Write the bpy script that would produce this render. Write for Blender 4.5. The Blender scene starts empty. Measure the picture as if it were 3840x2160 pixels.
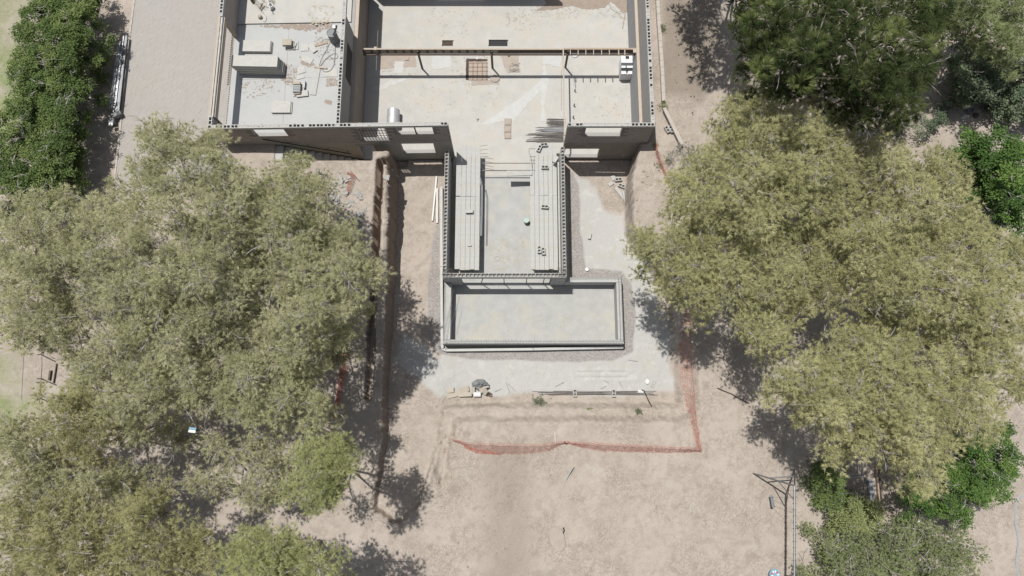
import bpy, math, random
import numpy as np
from math import sin, cos, pi, radians, sqrt, atan2, hypot
from mathutils import Vector, Matrix
random.seed(7); RNG = np.random.default_rng(11)
S = bpy.context.scene
C = S.collection

# ------------------------------------------------------------------ camera, sky, sun
FPX = 2500.0                       # focal length in pixels of the 3840 px wide photograph
TILT = math.atan(FPX / 12045.0)    # drone camera leaning a little off the vertical
CAMZ = 36.0
cam = bpy.data.cameras.new('camera'); cam_o = bpy.data.objects.new('camera', cam); C.objects.link(cam_o)
cam.sensor_width = 36.0; cam.lens = 36.0 * FPX / 3840.0
cam.clip_start = 0.5; cam.clip_end = 3000
cam_o.location = (0, 0, CAMZ); cam_o.rotation_euler = (TILT, 0, 0)
S.camera = cam_o

SUNX, SUNY = 0.235, -0.235         # shadow shift on the ground per metre of height
ELEV = math.atan(1 / hypot(SUNX, SUNY))
sd = Vector((SUNX, SUNY, -1)).normalized()
W = bpy.data.worlds.new('World'); S.world = W; W.use_nodes = True
nt = W.node_tree; nt.nodes.clear()
sky = nt.nodes.new('ShaderNodeTexSky'); sky.sky_type = 'NISHITA'; sky.sun_disc = False
sky.sun_elevation = ELEV; sky.sun_rotation = radians(-45); sky.air_density = 1.0; sky.dust_density = 1.5
bg = nt.nodes.new('ShaderNodeBackground'); bg.inputs[1].default_value = 0.078
wo = nt.nodes.new('ShaderNodeOutputWorld')
hs = nt.nodes.new('ShaderNodeHueSaturation'); hs.inputs['Saturation'].default_value = .55   # the photograph's muted colour
nt.links.new(sky.outputs[0], hs.inputs['Color']); nt.links.new(hs.outputs[0], bg.inputs[0]); nt.links.new(bg.outputs[0], wo.inputs[0])
sl = bpy.data.lights.new('sun', 'SUN'); sl.energy = 4.1; sl.angle = radians(0.5); sl.color = (1.0, 0.965, 0.915)
so = bpy.data.objects.new('sun', sl); C.objects.link(so)
so.rotation_euler = sd.to_track_quat('-Z', 'Y').to_euler(); so.location = (-20, 20, 60)
S.view_settings.view_transform = 'Standard'; S.view_settings.look = 'None'
S.view_settings.exposure = 0.35; S.view_settings.gamma = 1.0; S.view_settings.use_curve_mapping = False
S.render.engine = 'CYCLES'
S.cycles.max_bounces = 6; S.cycles.transparent_max_bounces = 4

# ------------------------------------------------------------------ measuring helpers
def P(px, py, z=0.0):
    """world point at height z seen at pixel (px, py) of the photograph"""
    u = (px - 1920) / FPX; w = -(py - 1080) / FPX
    dx = u; dy = sin(TILT) + w * cos(TILT); dz = -cos(TILT) + w * sin(TILT)
    t = (z - CAMZ) / dz
    return Vector((dx * t, dy * t, z))
def onY(px, py, Y):
    """point seen at the pixel on the upright plane y = Y: returns (x, z)"""
    u = (px - 1920) / FPX; w = -(py - 1080) / FPX
    dy = sin(TILT) + w * cos(TILT); dz = -cos(TILT) + w * sin(TILT)
    t = Y / dy
    return u * t, CAMZ + dz * t
def onX(px, py, X):
    u = (px - 1920) / FPX; w = -(py - 1080) / FPX
    dy = sin(TILT) + w * cos(TILT); dz = -cos(TILT) + w * sin(TILT)
    t = X / u
    return dy * t, CAMZ + dz * t

def tag(o, label=None, cat=None, group=None, kind=None):
    if label: o['label'] = label
    if cat: o['category'] = cat
    if group: o['group'] = group
    if kind: o['kind'] = kind
    return o
def empty(name, loc=(0, 0, 0), rz=0, label=None, cat=None, group=None):
    o = bpy.data.objects.new(name, None); C.objects.link(o)
    o.location = loc; o.rotation_euler = (0, 0, rz); o.empty_display_size = .2
    return tag(o, label, cat, group)
def link(name, me, parent=None, loc=None, rz=0):
    o = bpy.data.objects.new(name, me); C.objects.link(o)
    if parent: o.parent = parent
    if loc is not None: o.location = loc
    o.rotation_euler = (0, 0, rz)
    return o

class MB:
    def __init__(s): s.v = []; s.f = []; s.m = []; s.cm = 0
    def add(s, vs, fs):
        b = len(s.v); s.v += [tuple(v) for v in vs]
        s.f += [tuple(b + i for i in f) for f in fs]; s.m += [s.cm] * len(fs); return s
    def box(s, c, size, rz=0, M=None, tilt=None):
        hx, hy, hz = size[0] / 2, size[1] / 2, size[2] / 2
        vs = [Vector((x, y, z)) for x in (-hx, hx) for y in (-hy, hy) for z in (-hz, hz)]
        R = Matrix.Rotation(rz, 3, 'Z')
        if tilt: R = R @ Matrix.Rotation(tilt[0], 3, 'X') @ Matrix.Rotation(tilt[1], 3, 'Y')
        vs = [R @ v + Vector(c) for v in vs]
        if M is not None: vs = [M @ v for v in vs]
        return s.add(vs, [(0, 1, 3, 2), (4, 6, 7, 5), (0, 4, 5, 1), (2, 3, 7, 6), (0, 2, 6, 4), (1, 5, 7, 3)])
    def bb(s, x0, x1, y0, y1, z0, z1):
        return s.box(((x0 + x1) / 2, (y0 + y1) / 2, (z0 + z1) / 2), (abs(x1 - x0), abs(y1 - y0), abs(z1 - z0)))
    def tube(s, pts, r, n=5, cap=True, r1=None):
        pts = [Vector(p) for p in pts]; N = len(pts); vs = []; fs = []
        for i, p in enumerate(pts):
            d = (pts[min(i + 1, N - 1)] - pts[max(i - 1, 0)])
            if d.length < 1e-9: d = Vector((0, 0, 1))
            d.normalize()
            a = d.cross(Vector((0, 0, 1)) if abs(d.z) < .9 else Vector((1, 0, 0))).normalized(); b = d.cross(a)
            rr = r if r1 is None else r + (r1 - r) * i / max(1, N - 1)
            for k in range(n):
                t = 2 * pi * k / n; vs.append(p + (a * cos(t) + b * sin(t)) * rr)
        for i in range(N - 1):
            for k in range(n):
                k2 = (k + 1) % n; fs.append((i * n + k, i * n + k2, (i + 1) * n + k2, (i + 1) * n + k))
        if cap: fs += [tuple(range(n))[::-1], tuple(range((N - 1) * n, N * n))]
        return s.add(vs, fs)
    def lathe(s, c, prof, n=20, M=None):
        vs = []; fs = []
        for (r, z) in prof:
            for k in range(n):
                t = 2 * pi * k / n; v = Vector((r * cos(t), r * sin(t), z))
                if M is not None: v = M @ v
                vs.append(v + Vector(c))
        for i in range(len(prof) - 1):
            for k in range(n):
                k2 = (k + 1) % n; fs.append((i * n + k, i * n + k2, (i + 1) * n + k2, (i + 1) * n + k))
        fs += [tuple(range(n))[::-1], tuple(range((len(prof) - 1) * n, len(prof) * n))]
        return s.add(vs, fs)
    def prism(s, poly, z0, z1):
        n = len(poly); vs = [(p[0], p[1], z0) for p in poly] + [(p[0], p[1], z1) for p in poly]
        fs = [tuple(range(n))[::-1], tuple(range(n, 2 * n))] + [(i, (i + 1) % n, n + (i + 1) % n, n + i) for i in range(n)]
        return s.add(vs, fs)
    def mesh(s, name, mats):
        me = bpy.data.meshes.new(name); me.from_pydata(s.v, [], s.f)
        if not isinstance(mats, (list, tuple)): mats = [mats]
        for m in mats: me.materials.append(m)
        if len(mats) > 1: me.polygons.foreach_set('material_index', s.m)
        me.update(); return me
    def build(s, name, mats, parent=None, loc=None, rz=0, smooth=False):
        me = s.mesh(name, mats)
        if smooth: me.polygons.foreach_set('use_smooth', [True] * len(me.polygons))
        return link(name, me, parent, loc, rz)

def bevel(o, w=.01, seg=1):
    m = o.modifiers.new('b', 'BEVEL'); m.width = w; m.segments = seg; m.limit_method = 'ANGLE'; return o

# ------------------------------------------------------------------ materials
KA = .76      # real world albedo of the mineral surfaces under this exposure
def rgb(c): return (c[0] * KA, c[1] * KA, c[2] * KA, 1)
def mat(name, col, col2=None, scale=3.0, rough=.85, bump=.0, bscale=40, stain=None, sscale=.6, sthr=(.55, .68), detail=8, metal=0, fine=.12, spec=.3, coord='Object'):
    m = bpy.data.materials.new(name); m.use_nodes = True; t = m.node_tree; N = t.nodes; L = t.links
    bs = N['Principled BSDF']; bs.inputs['Roughness'].default_value = rough; bs.inputs['Metallic'].default_value = metal
    bs.inputs['Specular IOR Level'].default_value = spec
    tc = N.new('ShaderNodeNewGeometry') if coord == 'World' else N.new('ShaderNodeTexCoord')
    co = tc.outputs['Position'] if coord == 'World' else tc.outputs['Object']
    def noise(sc, det=8, rg=.6, off=0, dist=0):
        n = N.new('ShaderNodeTexNoise'); n.inputs['Scale'].default_value = sc; n.inputs['Detail'].default_value = det
        n.inputs['Roughness'].default_value = rg; n.inputs['Distortion'].default_value = dist
        if off:
            mp = N.new('ShaderNodeVectorMath'); mp.inputs[1].default_value = (off, off * 1.7, off * .3); L.new(co, mp.inputs[0]); L.new(mp.outputs[0], n.inputs['Vector'])
        else: L.new(co, n.inputs['Vector'])
        return n.outputs[0]
    def ramp(f, a, b):
        r = N.new('ShaderNodeMapRange'); r.inputs[1].default_value = a; r.inputs[2].default_value = b; L.new(f, r.inputs[0]); return r.outputs[0]
    def mix(f, a, b, mode='MIX'):
        x = N.new('ShaderNodeMix'); x.data_type = 'RGBA'; x.blend_type = mode
        if isinstance(f, (int, float)): x.inputs[0].default_value = f
        else: L.new(f, x.inputs[0])
        for i, v in ((6, a), (7, b)):
            if isinstance(v, tuple): x.inputs[i].default_value = v
            else: L.new(v, x.inputs[i])
        return x.outputs[2]
    col2 = col2 or tuple(c * .8 for c in col)
    c = mix(ramp(noise(scale, detail, .62), .32, .68), rgb(col), rgb(col2))
    if stain: c = mix(ramp(noise(sscale, 10, .68, 13.1, .3), *sthr), c, rgb(stain))
    if fine:
        g = ramp(noise(bscale * 1.3, 3, .6, 4.2), .25, .75)
        r2 = N.new('ShaderNodeMapRange'); r2.inputs[3].default_value = 1 - fine; r2.inputs[4].default_value = 1 + fine; L.new(g, r2.inputs[0])
        vm = N.new('ShaderNodeVectorMath'); vm.operation = 'SCALE'; L.new(c, vm.inputs[0]); L.new(r2.outputs[0], vm.inputs['Scale']); c = vm.outputs[0]
    L.new(c, bs.inputs['Base Color'])
    if bump:
        b = N.new('ShaderNodeBump'); b.inputs['Strength'].default_value = bump; b.inputs['Distance'].default_value = .03
        L.new(noise(bscale, 6, .65), b.inputs['Height']); L.new(b.outputs[0], bs.inputs['Normal'])
    m['n'] = 1
    return m

M = {}
M['slab'] = mat('slab_concrete', (.52, .51, .475), (.45, .445, .42), 1.3, .85, .15, 25, stain=(.505, .475, .42), sscale=.9, sthr=(.47, .63))
M['slab2'] = mat('garage_slab', (.47, .475, .465), (.43, .44, .435), .9, .85, .12, 25, stain=(.36, .285, .235), sscale=.75, sthr=(.615, .67))
M['pool'] = mat('pool_concrete', (.455, .455, .435), (.385, .385, .37), 1.6, .85, .2, 30, stain=(.47, .45, .38), sscale=.8, sthr=(.52, .66))
M['cwall'] = mat('wall_concrete', (.50, .50, .48), (.43, .43, .415), 2.2, .9, .2, 30)
M['block'] = mat('block_grey', (.53, .525, .50), (.46, .455, .435), 6, .95, .35, 60)
M['mortar'] = mat('mortar', (.50, .49, .465), (.42, .41, .39), 14, .95, .6, 50)
M['facade'] = mat('facade_block', (.42, .37, .34), (.36, .32, .295), 2.5, .95, .3, 60)
M['joint'] = mat('facade_joint', (.27, .24, .22), (.23, .205, .19), 5, .95, .2, 60)
M['plasterw'] = mat('lower_plaster', (.47, .45, .39), (.41, .39, .34), 1.2, .9, .1, 20)
M['brownw'] = mat('lower_brown_concrete', (.33, .285, .245), (.28, .245, .21), 1.4, .9, .2, 25, stain=(.4, .36, .31), sscale=1.2)
M['wallg'] = mat('upper_wall_render', (.38, .37, .35), (.34, .33, .315), 1.5, .9, .15, 30)
M['bluew'] = mat('lower_wall_bluish', (.37, .375, .38), (.33, .335, .34), 1.5, .9, .1, 25)
M['ledge'] = mat('ledge_mortar', (.52, .44, .36), (.45, .38, .3), 6, .9, .2, 50)
M['earthw'] = mat('earth_wall', (.24, .19, .155), (.19, .15, .125), 3, .95, .6, 12)
M['wood'] = mat('formwork_timber', (.52, .45, .37), (.42, .36, .29), 9, .8, .2, 40)
M['woodd'] = mat('dark_timber', (.17, .13, .105), (.12, .09, .075), 8, .8, .2, 40)
M['woodr'] = mat('reddish_timber', (.44, .35, .27), (.36, .28, .21), 8, .8, .2, 40)
M['plank'] = mat('cement_dusted_plank', (.49, .49, .465), (.43, .43, .41), 5, .85, .15, 30, stain=(.46, .43, .35), sscale=2.2, sthr=(.55, .7))
M['panel'] = mat('cement_board', (.53, .52, .485), (.46, .455, .43), 4, .85, .1, 30)
M['rust'] = mat('rebar_steel', (.27, .25, .235), (.19, .17, .155), 20, .6, 0, 40)
M['rustr'] = mat('rusty_rebar', (.26, .16, .11), (.17, .11, .08), 20, .7, 0, 40)
M['steel'] = mat('grey_steel', (.30, .31, .32), (.22, .23, .24), 8, .55, 0, 40, metal=.6)
M['alu'] = mat('aluminium', (.62, .63, .65), (.5, .51, .53), 8, .45, 0, 40, metal=.35)
M['black'] = mat('black_matt', (.03, .03, .032), (.022, .022, .024), 8, .7)
M['dark'] = mat('dark_hole_soil', (.10, .075, .06), (.07, .055, .045), 6, .95, .5, 20)
M['white'] = mat('white_plastic', (.80, .80, .79), (.76, .76, .75), 3, .5, 0, 40, fine=.02)
M['pvc'] = mat('white_pvc', (.78, .77, .74), (.72, .71, .68), 3, .5, 0, 40, fine=.03)
M['greyp'] = mat('grey_paint', (.16, .17, .2), (.13, .14, .165), 4, .6)
M['paver'] = mat('paver', (.42, .40, .375), (.385, .365, .34), 2.5, .9, .2, 40, stain=(.42, .385, .35), sscale=.35, sthr=(.45, .65), coord='World')
M['paverj'] = mat('paver_joint_sand', (.26, .235, .21), (.23, .21, .185), 3, .95, .3, 40)
M['kerb'] = mat('kerb_stone', (.52, .48, .43), (.45, .41, .37), 3, .9, .2, 40)
M['net'] = mat('orange_netting', (.60, .25, .19), (.52, .20, .15), 5, .6, 0, 40)
M['card'] = mat('cardboard', (.50, .45, .375), (.43, .385, .32), 5, .9, .1, 30)
M['tarp'] = mat('grey_tarp', (.27, .28, .285), (.22, .23, .235), 4, .7, .3, 20)
M['rock'] = mat('rubble', (.44, .43, .40), (.36, .35, .32), 4, .95, .5, 30)
M['clod'] = mat('soil_clod', (.46, .385, .32), (.40, .33, .27), 4, .95, .5, 30)
M['soil'] = mat('brown_soil', (.36, .30, .25), (.30, .245, .2), 4, .95, .5, 30)
M['lsoil'] = mat('light_soil', (.44, .385, .33), (.38, .33, .28), 2.5, .95, .4, 30)
M['pale'] = mat('pale_cement', (.56, .56, .54), (.5, .5, .48), 3, .85, .1, 30)
M['bark'] = mat('bark', (.30, .275, .25), (.22, .195, .175), 14, .95, .3, 40)
M['twig'] = mat('twig', (.46, .43, .41), (.33, .30, .28), 6, .9)
M['barkd'] = mat('dark_bark', (.14, .115, .095), (.09, .075, .06), 10, .95, .3, 40)
M['green'] = mat('pale_green_plastic', (.42, .52, .47), (.38, .48, .43), 4, .5)
M['blue'] = mat('blue_paint', (.22, .38, .50), (.2, .35, .46), 3, .5)
M['red'] = mat('red_cloth', (.6, .12, .1), (.5, .1, .08), 3, .7)
M['brass'] = mat('sack_beige', (.47, .42, .33), (.4, .36, .28), 5, .9)
M['cable'] = mat('grey_cable', (.30, .30, .29), (.25, .25, .24), 5, .6)
M['hose'] = mat('grey_hose', (.40, .43, .47), (.36, .39, .43), 5, .5)
M['yellow'] = mat('yellow_board', (.62, .52, .30), (.54, .45, .26), 5, .8)

def leafmat(name, trans=.45):
    m = bpy.data.materials.new(name); m.use_nodes = True; t = m.node_tree; N = t.nodes; L = t.links
    N.clear(); a = N.new('ShaderNodeAttribute'); a.attribute_name = 'tone'
    d = N.new('ShaderNodeBsdfDiffuse'); tr = N.new('ShaderNodeBsdfTranslucent'); mx = N.new('ShaderNodeMixShader'); o = N.new('ShaderNodeOutputMaterial')
    mx.inputs[0].default_value = trans
    L.new(a.outputs['Color'], d.inputs[0]); L.new(a.outputs['Color'], tr.inputs[0])
    L.new(d.outputs[0], mx.inputs[1]); L.new(tr.outputs[0], mx.inputs[2]); L.new(mx.outputs[0], o.inputs[0])
    return m
M['needle'] = leafmat('needles'); M['leaf'] = leafmat('leaves', .3)

# ------------------------------------------------------------------ terrain
def pts(l, z): return np.array([P(a, b, z)[:2] for a, b in l])
PIT = pts([(1478, 500), (1478, 650), (1475, 800), (1468, 900), (1464, 1043), (1453, 1267), (1440, 1490), (1445, 1640), (1420, 1800), (1400, 1900), (1480, 1960),
           (1560, 1890), (1600, 1760), (1622, 1640), (1640, 1510), (1800, 1500), (2100, 1500), (2400, 1500), (2548, 1500), (2544, 1300), (2536, 1160), (2500, 1050), (2420, 950), (2362, 860), (2356, 700), (2370, 610), (2384, 570), (2384, 490)], 1.5)
STAIR = np.array([[-12.75, 15.1], [-12.75, 13.97], [-7.55, 13.97], [-7.55, 14.5], [-6.0, 14.5], [-6.0, 15.1]])
INSIDE = np.array([[-8.9, 15.0], [7.3, 15.0], [7.3, 30], [-8.9, 30]])
CORE = np.array([[-3.55, 15.2], [-3.55, 4.35], [5.85, 4.35], [5.85, 7.8], [2.75, 7.8], [2.75, 15.2]])
TR = pts([(1475, 616), (1432, 618), (1428, 700), (1418, 800), (1412, 900), (1400, 1060), (1385, 1250), (1372, 1490)], 1.9)
def sdpoly(x, y, poly):
    """signed distance, positive inside"""
    d = np.full(x.shape, 1e9); ins = np.zeros(x.shape, bool); n = len(poly)
    for i in range(n):
        a = poly[i]; b = poly[(i + 1) % n]; ex, ey = b - a; wx = x - a[0]; wy = y - a[1]
        t = np.clip((wx * ex + wy * ey) / (ex * ex + ey * ey + 1e-12), 0, 1)
        d = np.minimum(d, np.hypot(wx - ex * t, wy - ey * t))
        c = (a[1] > y) != (b[1] > y)
        with np.errstate(divide='ignore', invalid='ignore'):
            xi = ex * (y - a[1]) / (ey if abs(ey) > 1e-12 else 1e-12) + a[0]
        ins ^= c & (x < xi)
    return np.where(ins, d, -d)
def sdline(x, y, pl):
    d = np.full(x.shape, 1e9)
    for a, b in zip(pl[:-1], pl[1:]):
        ex, ey = b - a; t = np.clip(((x - a[0]) * ex + (y - a[1]) * ey) / (ex * ex + ey * ey), 0, 1)
        d = np.minimum(d, np.hypot(x - a[0] - ex * t, y - a[1] - ey * t))
    return d
def sm(t): t = np.clip(t, 0, 1); return t * t * (3 - 2 * t)
# value noise
_tab = RNG.random((256, 256))
def vn(x, y):
    xi = np.floor(x).astype(int); yi = np.floor(y).astype(int); fx = x - xi; fy = y - yi
    fx = fx * fx * (3 - 2 * fx); fy = fy * fy * (3 - 2 * fy); g = lambda a, b: _tab[a % 256, b % 256]
    return (g(xi, yi) * (1 - fx) + g(xi + 1, yi) * fx) * (1 - fy) + (g(xi, yi + 1) * (1 - fx) + g(xi + 1, yi + 1) * fx) * fy
def fbm(x, y, o=4):
    s = 0; a = .5
    for i in range(o): s = s + a * (vn(x * 2 ** i + 17 * i, y * 2 ** i + 9 * i) - .5); a *= .55
    return s
def height(x, y):
    x = np.asarray(x, float); y = np.asarray(y, float)
    wob = .30 * fbm(x * 1.3, y * 1.3, 4) + .30 * fbm(x * 5, y * 5, 3)
    hp = np.interp(y, [-14, 0, 3, 6, 13, 15], [1.25, 1.25, 1.3, 1.6, 2.3, 2.4])
    hp = hp + .22 * fbm(x * .35, y * .35, 4) * sm((15.6 + x) / 1.5) * sm((14.5 - y) / 3)
    hp = hp + (2.38 - hp) * sm((-12.6 - x) / 2) * sm((y - 5) / 3)
    ramp = np.interp(y, [-6, 3.5, 5], [1.1, .15, .05])
    lo = .05 + (ramp - .05) * sm((-2.6 - x) / 1.6) + .06 * fbm(x * .6, y * .6, 3)
    s = sdpoly(x, y, PIT) + wob * .6
    wdt = .15 + 1.1 * sm((4.6 - y) / .8) * sm((x + 4.2) / .8)
    dist = np.clip(-s / wdt, 0, 1)
    k = sm(dist)
    kk_ = .5 * sm(dist * 2.6) + .5 * sm(dist * 2.4 - 1.3); k = k + (kk_ - k) * sm((4.6 - y) / .8) * sm((x + 4.2) / .8)
    h = lo + (hp - lo) * k
    # narrow trench
    d = sdline(x, y, TR) + wob * .35
    dep = np.interp(y, [3.5, 5, 10, 15], [.5, .8, 1.05, 1.05])
    h = h + .07 * sm(1 - abs(d - .33) / .16) * (.4 + vn(x * 3, y * 3)) * (s < -.1)
    h = h + .09 * sm(1 - abs(-s - .30) / .18) * (.3 + vn(x * 3.3, y * 3.3)) * (x < 0)
    h = h - dep * (1 - sm((d - .15) / .05)) * (s < -.1)
    st = np.maximum(sdpoly(x, y, STAIR), 0) > 0
    h = np.where(st, np.minimum(h, -.15), h)
    ins = sdpoly(x, y, INSIDE)
    h = np.where((ins > 0) | (sdpoly(x, y, CORE) > 0), -.35, h)
    # fine clods and ruts
    rough = sm((x + 15.3) / .4) * np.where((x > -4) & (x < 6.2) & (y > 3.9), .35, 1)
    rough = rough * (sdpoly(x, y, CORE) < -.02)
    h = h + rough * (.07 * fbm(x * 2.7, y * 2.7, 4) + .055 * np.maximum(fbm(x * 7, y * 7, 3) - .06, 0) + .02 * fbm(x * 15, y * 15, 1))
    # heap of spoil beside the south cut, tilled strip
    h = h + .05 * np.sin((y - 2.9) * 22) * sm(1 - abs(y - 2.75) / .5) * sm((x - 3.2) / .8) * sm((6.3 - x) / .3)
    # lip of loose clods in the lower left
    h = np.where((x > -15.4) | (y < 15), h, h)
    return h
_gx = np.arange(-26, 26, .1); _gy = np.arange(-14, 26, .1); _GX, _GY = np.meshgrid(_gx, _gy)
_GH = height(_GX.ravel(), _GY.ravel()).reshape(_GX.shape)
def gh(x, y):
    fx_ = min(max((x + 26) / .1, 0), len(_gx) - 2.001); fy_ = min(max((y + 14) / .1, 0), len(_gy) - 2.001); i = int(fx_); j = int(fy_); a = fx_ - i; b = fy_ - j
    return float((_GH[j, i] * (1 - a) + _GH[j, i + 1] * a) * (1 - b) + (_GH[j + 1, i] * (1 - a) + _GH[j + 1, i + 1] * a) * b)
def G(px, py, dz=0.0):
    """point on the ground under the pixel (dz above it)"""
    z = 1.2
    for _ in range(14):
        p = P(px, py, z + dz); z = .5 * z + .5 * gh(p.x, p.y)
    p = P(px, py, z + dz); return p
# masks for the ground material (kinds of surface, not light)
DUST = pts([(1690, 1050), (1640, 1330), (1500, 1200), (1470, 1350), (1640, 1495), (2100, 1490), (2430, 1490), (2530, 1480), (2528, 1300), (2490, 1100), (2420, 960), (2352, 870), (2345, 790), (2270, 780), (2255, 690), (2200, 660), (2140, 640), (2140, 1000)], .1)
GRAV = pts([(1665, 640), (1640, 800), (1610, 950), (1600, 1100), (1600, 1250), (1640, 1330), (1800, 1355), (2300, 1360), (2380, 1320), (2390, 1180), (2370, 1060), (2330, 1010), (2200, 1000), (2180, 850), (2175, 700), (2150, 640), (2130, 650), (2130, 1050), (1650, 1050), (1655, 640)], .1)
GRASS1 = pts([(-400, -300), (160, -300), (130, 0), (110, 300), (60, 600), (-400, 700)], 2.3)
GRASS2 = pts([(-400, 1240), (100, 1300), (100, 1440), (150, 1480), (150, 1640), (-400, 1700)], 1.4)
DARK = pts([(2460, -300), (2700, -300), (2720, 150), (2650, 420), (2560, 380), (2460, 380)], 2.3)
def ground_masks(x, y):
    wob = 1.6 * fbm(x * .9, y * .9, 5)
    dust = sm((sdpoly(x, y, DUST) + wob * .45) / .35)
    grav = sm((sdpoly(x, y, GRAV) + wob * .12) / .12)
    gr = np.maximum(sm((sdpoly(x, y, GRASS1) + wob * .5) / .8), sm((sdpoly(x, y, GRASS2) + wob) / 1.2))
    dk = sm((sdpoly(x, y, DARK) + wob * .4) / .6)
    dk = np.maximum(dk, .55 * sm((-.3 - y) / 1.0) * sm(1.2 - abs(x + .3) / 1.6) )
    return dust, grav, gr, dk
def ground_sheet():
    # a fine grid over the site, growing coarser outwards to the horizon
    def axis(a, b, st, far):
        c = list(np.arange(a, b + 1e-6, st)); g = st; L = []; v = a
        while v > -far: g *= 1.25; v -= g; L.append(v)
        R = []; v = b; g = st
        while v < far: g *= 1.25; v += g; R.append(v)
        return np.array(L[::-1] + c + R)
    xs = axis(-16.0, 14.0, .066, 800); ys = axis(-9.0, 15.3, .066, 800)
    X, Y = np.meshgrid(xs, ys); sh = X.shape; x = X.ravel(); y = Y.ravel(); z = height(x, y)
    # push the sheet far away flat
    me = bpy.data.meshes.new('ground'); n = len(x)
    me.vertices.add(n); me.vertices.foreach_set('co', np.stack([x, y, z], 1).astype(np.float32).ravel())
    nx, ny = sh[1], sh[0]
    i = (np.arange(ny - 1)[:, None] * nx + np.arange(nx - 1)[None]).ravel()
    q = np.stack([i, i + 1, i + nx + 1, i + nx], 1).astype(np.int32)
    me.loops.add(q.size); me.loops.foreach_set('vertex_index', q.ravel())
    me.polygons.add(len(q)); me.polygons.foreach_set('loop_start', np.arange(0, q.size, 4, dtype=np.int32))
    me.polygons.foreach_set('use_smooth', np.ones(len(q), bool)); me.update(calc_edges=True)
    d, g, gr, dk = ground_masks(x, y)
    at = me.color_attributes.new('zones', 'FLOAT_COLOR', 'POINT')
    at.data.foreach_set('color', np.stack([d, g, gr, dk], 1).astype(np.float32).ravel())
    a2 = me.attributes.new('pit', 'FLOAT', 'POINT'); a2.data.foreach_set('value', sm((sdpoly(x, y, PIT) + .4) / .8).astype(np.float32))
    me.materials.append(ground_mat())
    return tag(link('ground', me), kind='structure')
def ground_mat():
    m = bpy.data.materials.new('site_ground'); m.use_nodes = True; t = m.node_tree; N = t.nodes; L = t.links; bs = N['Principled BSDF']
    bs.inputs['Roughness'].default_value = .95; bs.inputs['Specular IOR Level'].default_value = .1
    g = N.new('ShaderNodeNewGeometry').outputs['Position']
    def noise(sc, det=10, rg=.62, off=0, dist=0):
        n = N.new('ShaderNodeTexNoise'); n.inputs['Scale'].default_value = sc; n.inputs['Detail'].default_value = det; n.inputs['Roughness'].default_value = rg; n.inputs['Distortion'].default_value = dist
        v = N.new('ShaderNodeVectorMath'); v.inputs[1].default_value = (off, off * 2.1, 0); L.new(g, v.inputs[0]); L.new(v.outputs[0], n.inputs['Vector']); return n.outputs[0]
    def mr(f, a, b, c=0, d=1):
        r = N.new('ShaderNodeMapRange'); L.new(f, r.inputs[0])
        for k, v in enumerate((a, b, c, d)): r.inputs[k + 1].default_value = v
        return r.outputs[0]
    def mix(f, a, b):
        x = N.new('ShaderNodeMix'); x.data_type = 'RGBA'
        if isinstance(f, (int, float)): x.inputs[0].default_value = f
        else: L.new(f, x.inputs[0])
        for i, v in ((6, a), (7, b)):
            if isinstance(v, tuple): x.inputs[i].default_value = rgb(v)
            else: L.new(v, x.inputs[i])
        return x.outputs[2]
    def mul(a, b):
        x = N.new('ShaderNodeMath'); x.operation = 'MULTIPLY'
        L.new(a, x.inputs[0])
        if isinstance(b, (int, float)): x.inputs[1].default_value = b
        else: L.new(b, x.inputs[1])
        return x.outputs[0]
    at = N.new('ShaderNodeVertexColor'); at.layer_name = 'zones'; sp = N.new('ShaderNodeSeparateColor'); L.new(at.outputs[0], sp.inputs[0])
    dust, grav, grass, dark = sp.outputs[0], sp.outputs[1], sp.outputs[2], at.outputs[1]
    dirt = mix(mr(noise(.5), .35, .65), (.50, .44, .382), (.44, .382, .328))
    dirt = mix(mr(noise(2.2, off=5), .5, .72), dirt, (.365, .315, .27))
    dirt = mix(mr(noise(.8, off=9, dist=1), .57, .68, 0, .5), dirt, (.51, .475, .43))
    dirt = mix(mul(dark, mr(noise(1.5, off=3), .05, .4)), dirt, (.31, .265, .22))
    c = mix(mul(dust, mr(noise(1.1, off=21), .12, .38)), dirt, (.505, .50, .48))
    c = mix(mul(dust, mr(noise(1.6, off=31, dist=.6), .53, .66)), c, (.56, .56, .53))
    c = mix(mul(dust, mr(noise(.9, off=41, dist=.6), .56, .68, 0, .7)), c, (.50, .47, .38))
    vo = N.new('ShaderNodeTexVoronoi'); vo.inputs['Scale'].default_value = 22; L.new(g, vo.inputs['Vector'])
    sv = N.new('ShaderNodeSeparateColor'); L.new(vo.outputs['Color'], sv.inputs[0])
    gcol = mix(mr(sv.outputs[0], 0, 1), (.28, .262, .25), (.44, .415, .395))
    c = mix(grav, c, gcol)
    gc = mix(mr(noise(5, off=2), .35, .65), (.20, .25, .10), (.32, .33, .19))
    c = mix(mul(grass, mr(noise(1.0, off=7), .3, .55)), c, gc)
    # shade painted in as darker subsoil brown on the steep west cut faces
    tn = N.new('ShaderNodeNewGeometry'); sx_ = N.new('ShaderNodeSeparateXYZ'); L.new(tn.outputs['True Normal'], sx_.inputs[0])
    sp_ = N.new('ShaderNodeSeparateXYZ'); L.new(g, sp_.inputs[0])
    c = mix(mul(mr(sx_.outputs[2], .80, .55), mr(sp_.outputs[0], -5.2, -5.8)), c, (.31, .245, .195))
    # dry weeds and crumbs lying in crooked streaks
    rg_ = N.new('ShaderNodeTexNoise'); rg_.inputs['Scale'].default_value = 3.2; rg_.inputs['Detail'].default_value = 7; rg_.inputs['Roughness'].default_value = .75; rg_.inputs['Distortion'].default_value = 1.2
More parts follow.
